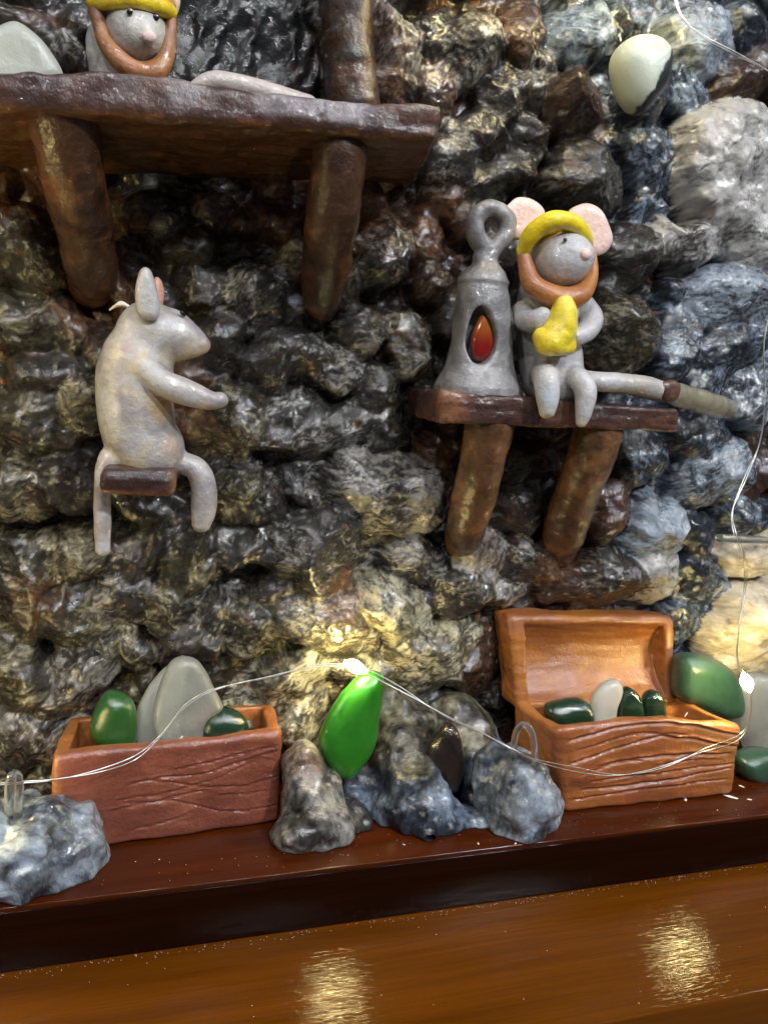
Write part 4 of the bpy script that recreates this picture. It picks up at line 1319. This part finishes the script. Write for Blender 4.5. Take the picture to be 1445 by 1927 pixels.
loop_r = .11
ledge_lump('glued_stone', [[(568, 1438, -2.3, 36), (585, 1495, -2.6, 54), (590, 1545, -2.9, 62)], [(560, 1570, -3.2, 44), (620, 1560, -3.0, 48)], [(590, 1560, -2.8, 50), (665, 1540, -2.4, 34)]],
           'glossy grey stone with a brown knob on top, right of the lidless chest', 'g', 2.0, .07, paintfn=knob)
ledge_lump('plaster_mound', [[(745, 1370, -1.0, 44), (755, 1440, -1.6, 62), (780, 1510, -2.3, 76), (800, 1545, -2.7, 60)], [(720, 1510, -2.0, 44), (730, 1560, -2.4, 34)],
                             [(800, 1540, -2.8, 56), (880, 1555, -3.0, 40), (930, 1560, -3.2, 26)], [(690, 1480, -1.6, 40), (680, 1540, -1.9, 30)], [(690, 1320, -.2, 50), (770, 1380, -.7, 56)], [(850, 1350, -.1, 56), (890, 1420, -1.0, 60), (910, 1490, -1.9, 50)]],
           'low blue grey plaster mound below the bright green glass and the brown shard', 'n', 6.0, .08,
           paintfn=lambda V, c: mix(c, rock_cols(V, 'o', 3.), ss(1.2, 2.2, V[:, 2] + .5 * n3(V[:, 0], V[:, 1], V[:, 2]))))  # olive towards the top: yellow bulb light put into the colour
ledge_lump('plaster_anchor', [[(950, 1445, -3.2, 44), (975, 1485, -3.4, 68), (985, 1535, -3.5, 66), (975, 1560, -3.6, 60)], [(920, 1430, -3.0, 30), (940, 1480, -3.1, 48)]],
           'tall blue grey plaster lump with a clear loop, in front of the lidded chest', 'l', 11.0, .09,
           loop=[(968, 1450, -3.6), (967, 1400, -3.9), (976, 1370, -4.1), (990, 1366, -4.2), (1002, 1384, -4.2), (1006, 1420, -4.15), (1005, 1460, -3.9)])
loop_r = .12
ledge_lump('plaster_anchor', [[(60, 1545, -3.2, 48), (110, 1575, -3.0, 70), (120, 1610, -3.0, 74)], [(-30, 1580, -3.6, 70), (40, 1610, -3.5, 84), (70, 1640, -3.4, 66)], [(-40, 1650, -3.9, 50), (60, 1665, -3.7, 40)], [(150, 1610, -2.9, 50), (190, 1610, -2.8, 26)]],
           'broad grey plaster lump with a clear loop, at the left front corner of the ledge', 'l', 15.0, .09,
           loop=[(18, 1545, -3.5), (17, 1490, -3.9), (22, 1462, -4.1), (32, 1460, -4.1), (36, 1485, -4.0), (33, 1545, -3.6)])

# clear hook on the wall at the right
q = [W(1440, 1016, -.6), W(1400, 1014, -1.8), W(1360, 1012, -2.6), W(1352, 1012, -3.0), W(1372, 1014, -3.2), W(1410, 1016, -2.9), W(1450, 1017, -1.8)]
Vt, Ft = tube(spline(q, 8), .13, 10)
mesh_obj('cord_hook', Vt, Ft, M_PLASTIC, None, label='clear plastic hook on the wall holding the hanging wire at the right', cat='hook')

# ================================================================== fairy light strings


def string(name, pts, bulbs, label, seed, drop=True):
    q = spline([W(*p) for p in pts], 9)
    r_ = np.random.default_rng(seed)
    n_ = len(q)
    s_ = np.concatenate([[0], np.cumsum(np.linalg.norm(np.diff(q, axis=0), axis=1))])
    o = empty(name, q[n_ // 2], label, 'fairy lights', 'strings of fairy lights')
    off = np.stack([.03 * np.sin(s_ * 1.7 + seed), .02 * np.cos(s_ * 1.1), .045 * np.sin(s_ * .9 + 1)], 1)
    for sg in (1, -1):
        Vt, Ft = tube(q + sg * (off + np.array([0, .012, .018])), .017, 6)
        mesh_obj('wire', Vt, Ft, M_WIRE, o)
    for (px, py, Y, ang, ln) in bulbs:
        c = W(px, py, Y)
        d = np.array([math.cos(ang), 0, math.sin(ang)])
        cl = Clay(.035).coil([(c - d * ln, .06), (c - d * ln * .3, .18), (c + d * ln * .2, .18), (c + d * ln, .05)], .05).lump(.02, 3., seed)
        V, F = cl.build()
        mesh_obj('bulb', V, F, M_LED, o)
    return o


string('fairy_light_string', [(-260, 1540, -3.6), (-160, 1510, -3.9), (-60, 1485, -4.1), (0, 1476, -4.1), (30, 1473, -4.1), (100, 1468, -3.9), (190, 1450, -3.6), (258, 1424, -3.2), (305, 1382, -2.9), (350, 1328, -2.6), (410, 1296, -2.5),
                              (500, 1276, -2.3), (600, 1253, -2.2), (672, 1258, -2.25), (745, 1292, -2.4), (835, 1346, -2.9), (900, 1376, -3.6), (960, 1408, -4.2), (1005, 1430, -4.3), (1080, 1448, -4.1), (1160, 1459, -4.0),
                              (1240, 1446, -3.9), (1320, 1414, -3.8), (1392, 1386, -3.4), (1412, 1340, -3.4), (1408, 1288, -3.5), (1388, 1245, -3.4), (1390, 1185, -3.2), (1402, 1100, -2.7), (1400, 1045, -3.0), (1384, 1008, -3.1),
                              (1378, 962, -2.6), (1402, 900, -2.2), (1430, 830, -2.0), (1440, 740, -1.9), (1438, 640, -1.7), (1460, 560, -1.6), (1500, 480, -1.5)],
       [(-90, 1490, -4.1, .1, .28), (669, 1255, -2.25, -.5, .38), (1405, 1285, -3.5, -1.05, .36)],
       'thin silver fairy light wire draped along the chests and up the right side', 1)
string('fairy_light_string', [(1215, -120, -1.6), (1262, -30, -1.8), (1283, 30, -2.0), (1325, 68, -2.1), (1385, 100, -2.2), (1445, 132, -2.2), (1520, 180, -2.0)],
       [(1245, -50, -1.9, 1.0, .3)], 'short silver fairy light wire crossing the upper right corner', 5)
string('fairy_light_string', [(-430, 1250, -3.5), (-390, 1000, -4.5), (-360, 700, -5), (-330, 400, -5.2), (-220, 100, -5.4), (100, -140, -4.2), (400, -150, -3.4), (800, -130, -2.6), (1000, -110, -2.2)],
       [(-370, 800, -4.9, 1.2, .3), (-320, 330, -5.2, 1.2, .3), (960, -115, -2.3, .1, .3)], 'fairy light wire running outside the left and upper edge', 8)

# ================================================================== paint flecks and dust
fl = []
for px, py, Y, r, el in ((1240, 1318, None, 6, 2.2), (1291, 1345, yrf - .02, 5, 2.4), (342, 1388, ylf - .02, 5, 1.8), (336, 1366, ylf - .1, 3, 1.5), (425, 1398, ylf - .03, 3, 1), (232, 947, -1.3, 4, 1.2), (221, 946, -1.3, 4, 1.2),
                         (298, 940, -3.4, 4, 1.), (1134, 926, -1.0, 8, 1.4), (1290, 1505, 'L', 6, 2), (1375, 1500, 'L', 9, 3), (1395, 1480, 'L', 6, 2), (1410, 1505, 'L', 5, 2), (1350, 1525, 'L', 3, 1), (255, 1622, 'L', 2.5, 1.2),
                         (300, 1618, 'L', 3, 1.3), (1205, 1278, RCB[4][1] + .9, 5, 2.6), (970, 1588, 'L', 4, 2), (760, 1590, 'L', 3, 2.), (900, 1588, 'L', 4, 2.)):
    if Y is None: continue
    p = PZ(px, py, .015) if Y == 'L' else W(px, py, Y - .03)
    k_ = sc(p); a_ = rng.uniform(0, 3)
    fl.append((p, r * k_ * el * .5, r * k_ * .5, a_, Y == 'L'))
for _ in range(300):       # dust along the step of the board
    x = rng.uniform(-6, 24); y = -4.6 - abs(rng.normal(0, .12)) if rng.random() < .90 else rng.uniform(-9.2, -4.7)
    fl.append((np.array([x, y - .02, -1.875]), rng.uniform(.008, .022), rng.uniform(.006, .012), rng.uniform(0, 3), True))
for _ in range(120):
    fl.append((np.array([rng.uniform(-6, 24), rng.uniform(-4.5, -3.2), .008]), rng.uniform(.006, .014), rng.uniform(.006, .01), rng.uniform(0, 3), True))
base = np.array([(1, 0, 0), (.3, .8, 0), (-.8, .6, 0), (-1, -.3, 0), (0, -.9, 0), (0.1, 0, .8), (0, 0, -.8)])
bf_ = np.array([(0, 1, 5), (1, 2, 5), (2, 3, 5), (3, 4, 5), (4, 0, 5), (1, 0, 6), (2, 1, 6), (3, 2, 6), (4, 3, 6), (0, 4, 6)])
ms = []
for p, a1_, a2_, an, flat in fl:
    q = base * np.array([a1_, a2_, min(a1_, a2_) * .6])
    c_, s_ = math.cos(an), math.sin(an)
    q = np.stack([q[:, 0] * c_ - q[:, 1] * s_, q[:, 0] * s_ + q[:, 1] * c_, q[:, 2]], 1)
    if not flat: q = q[:, [0, 2, 1]]
    ms.append((q + p, bf_))
V, F = join(ms)
mesh_obj('paint_flecks', V, F, M_FLECK, None, kind='stuff', label='white paint flecks and dust specks on ledge and board', smooth=False)
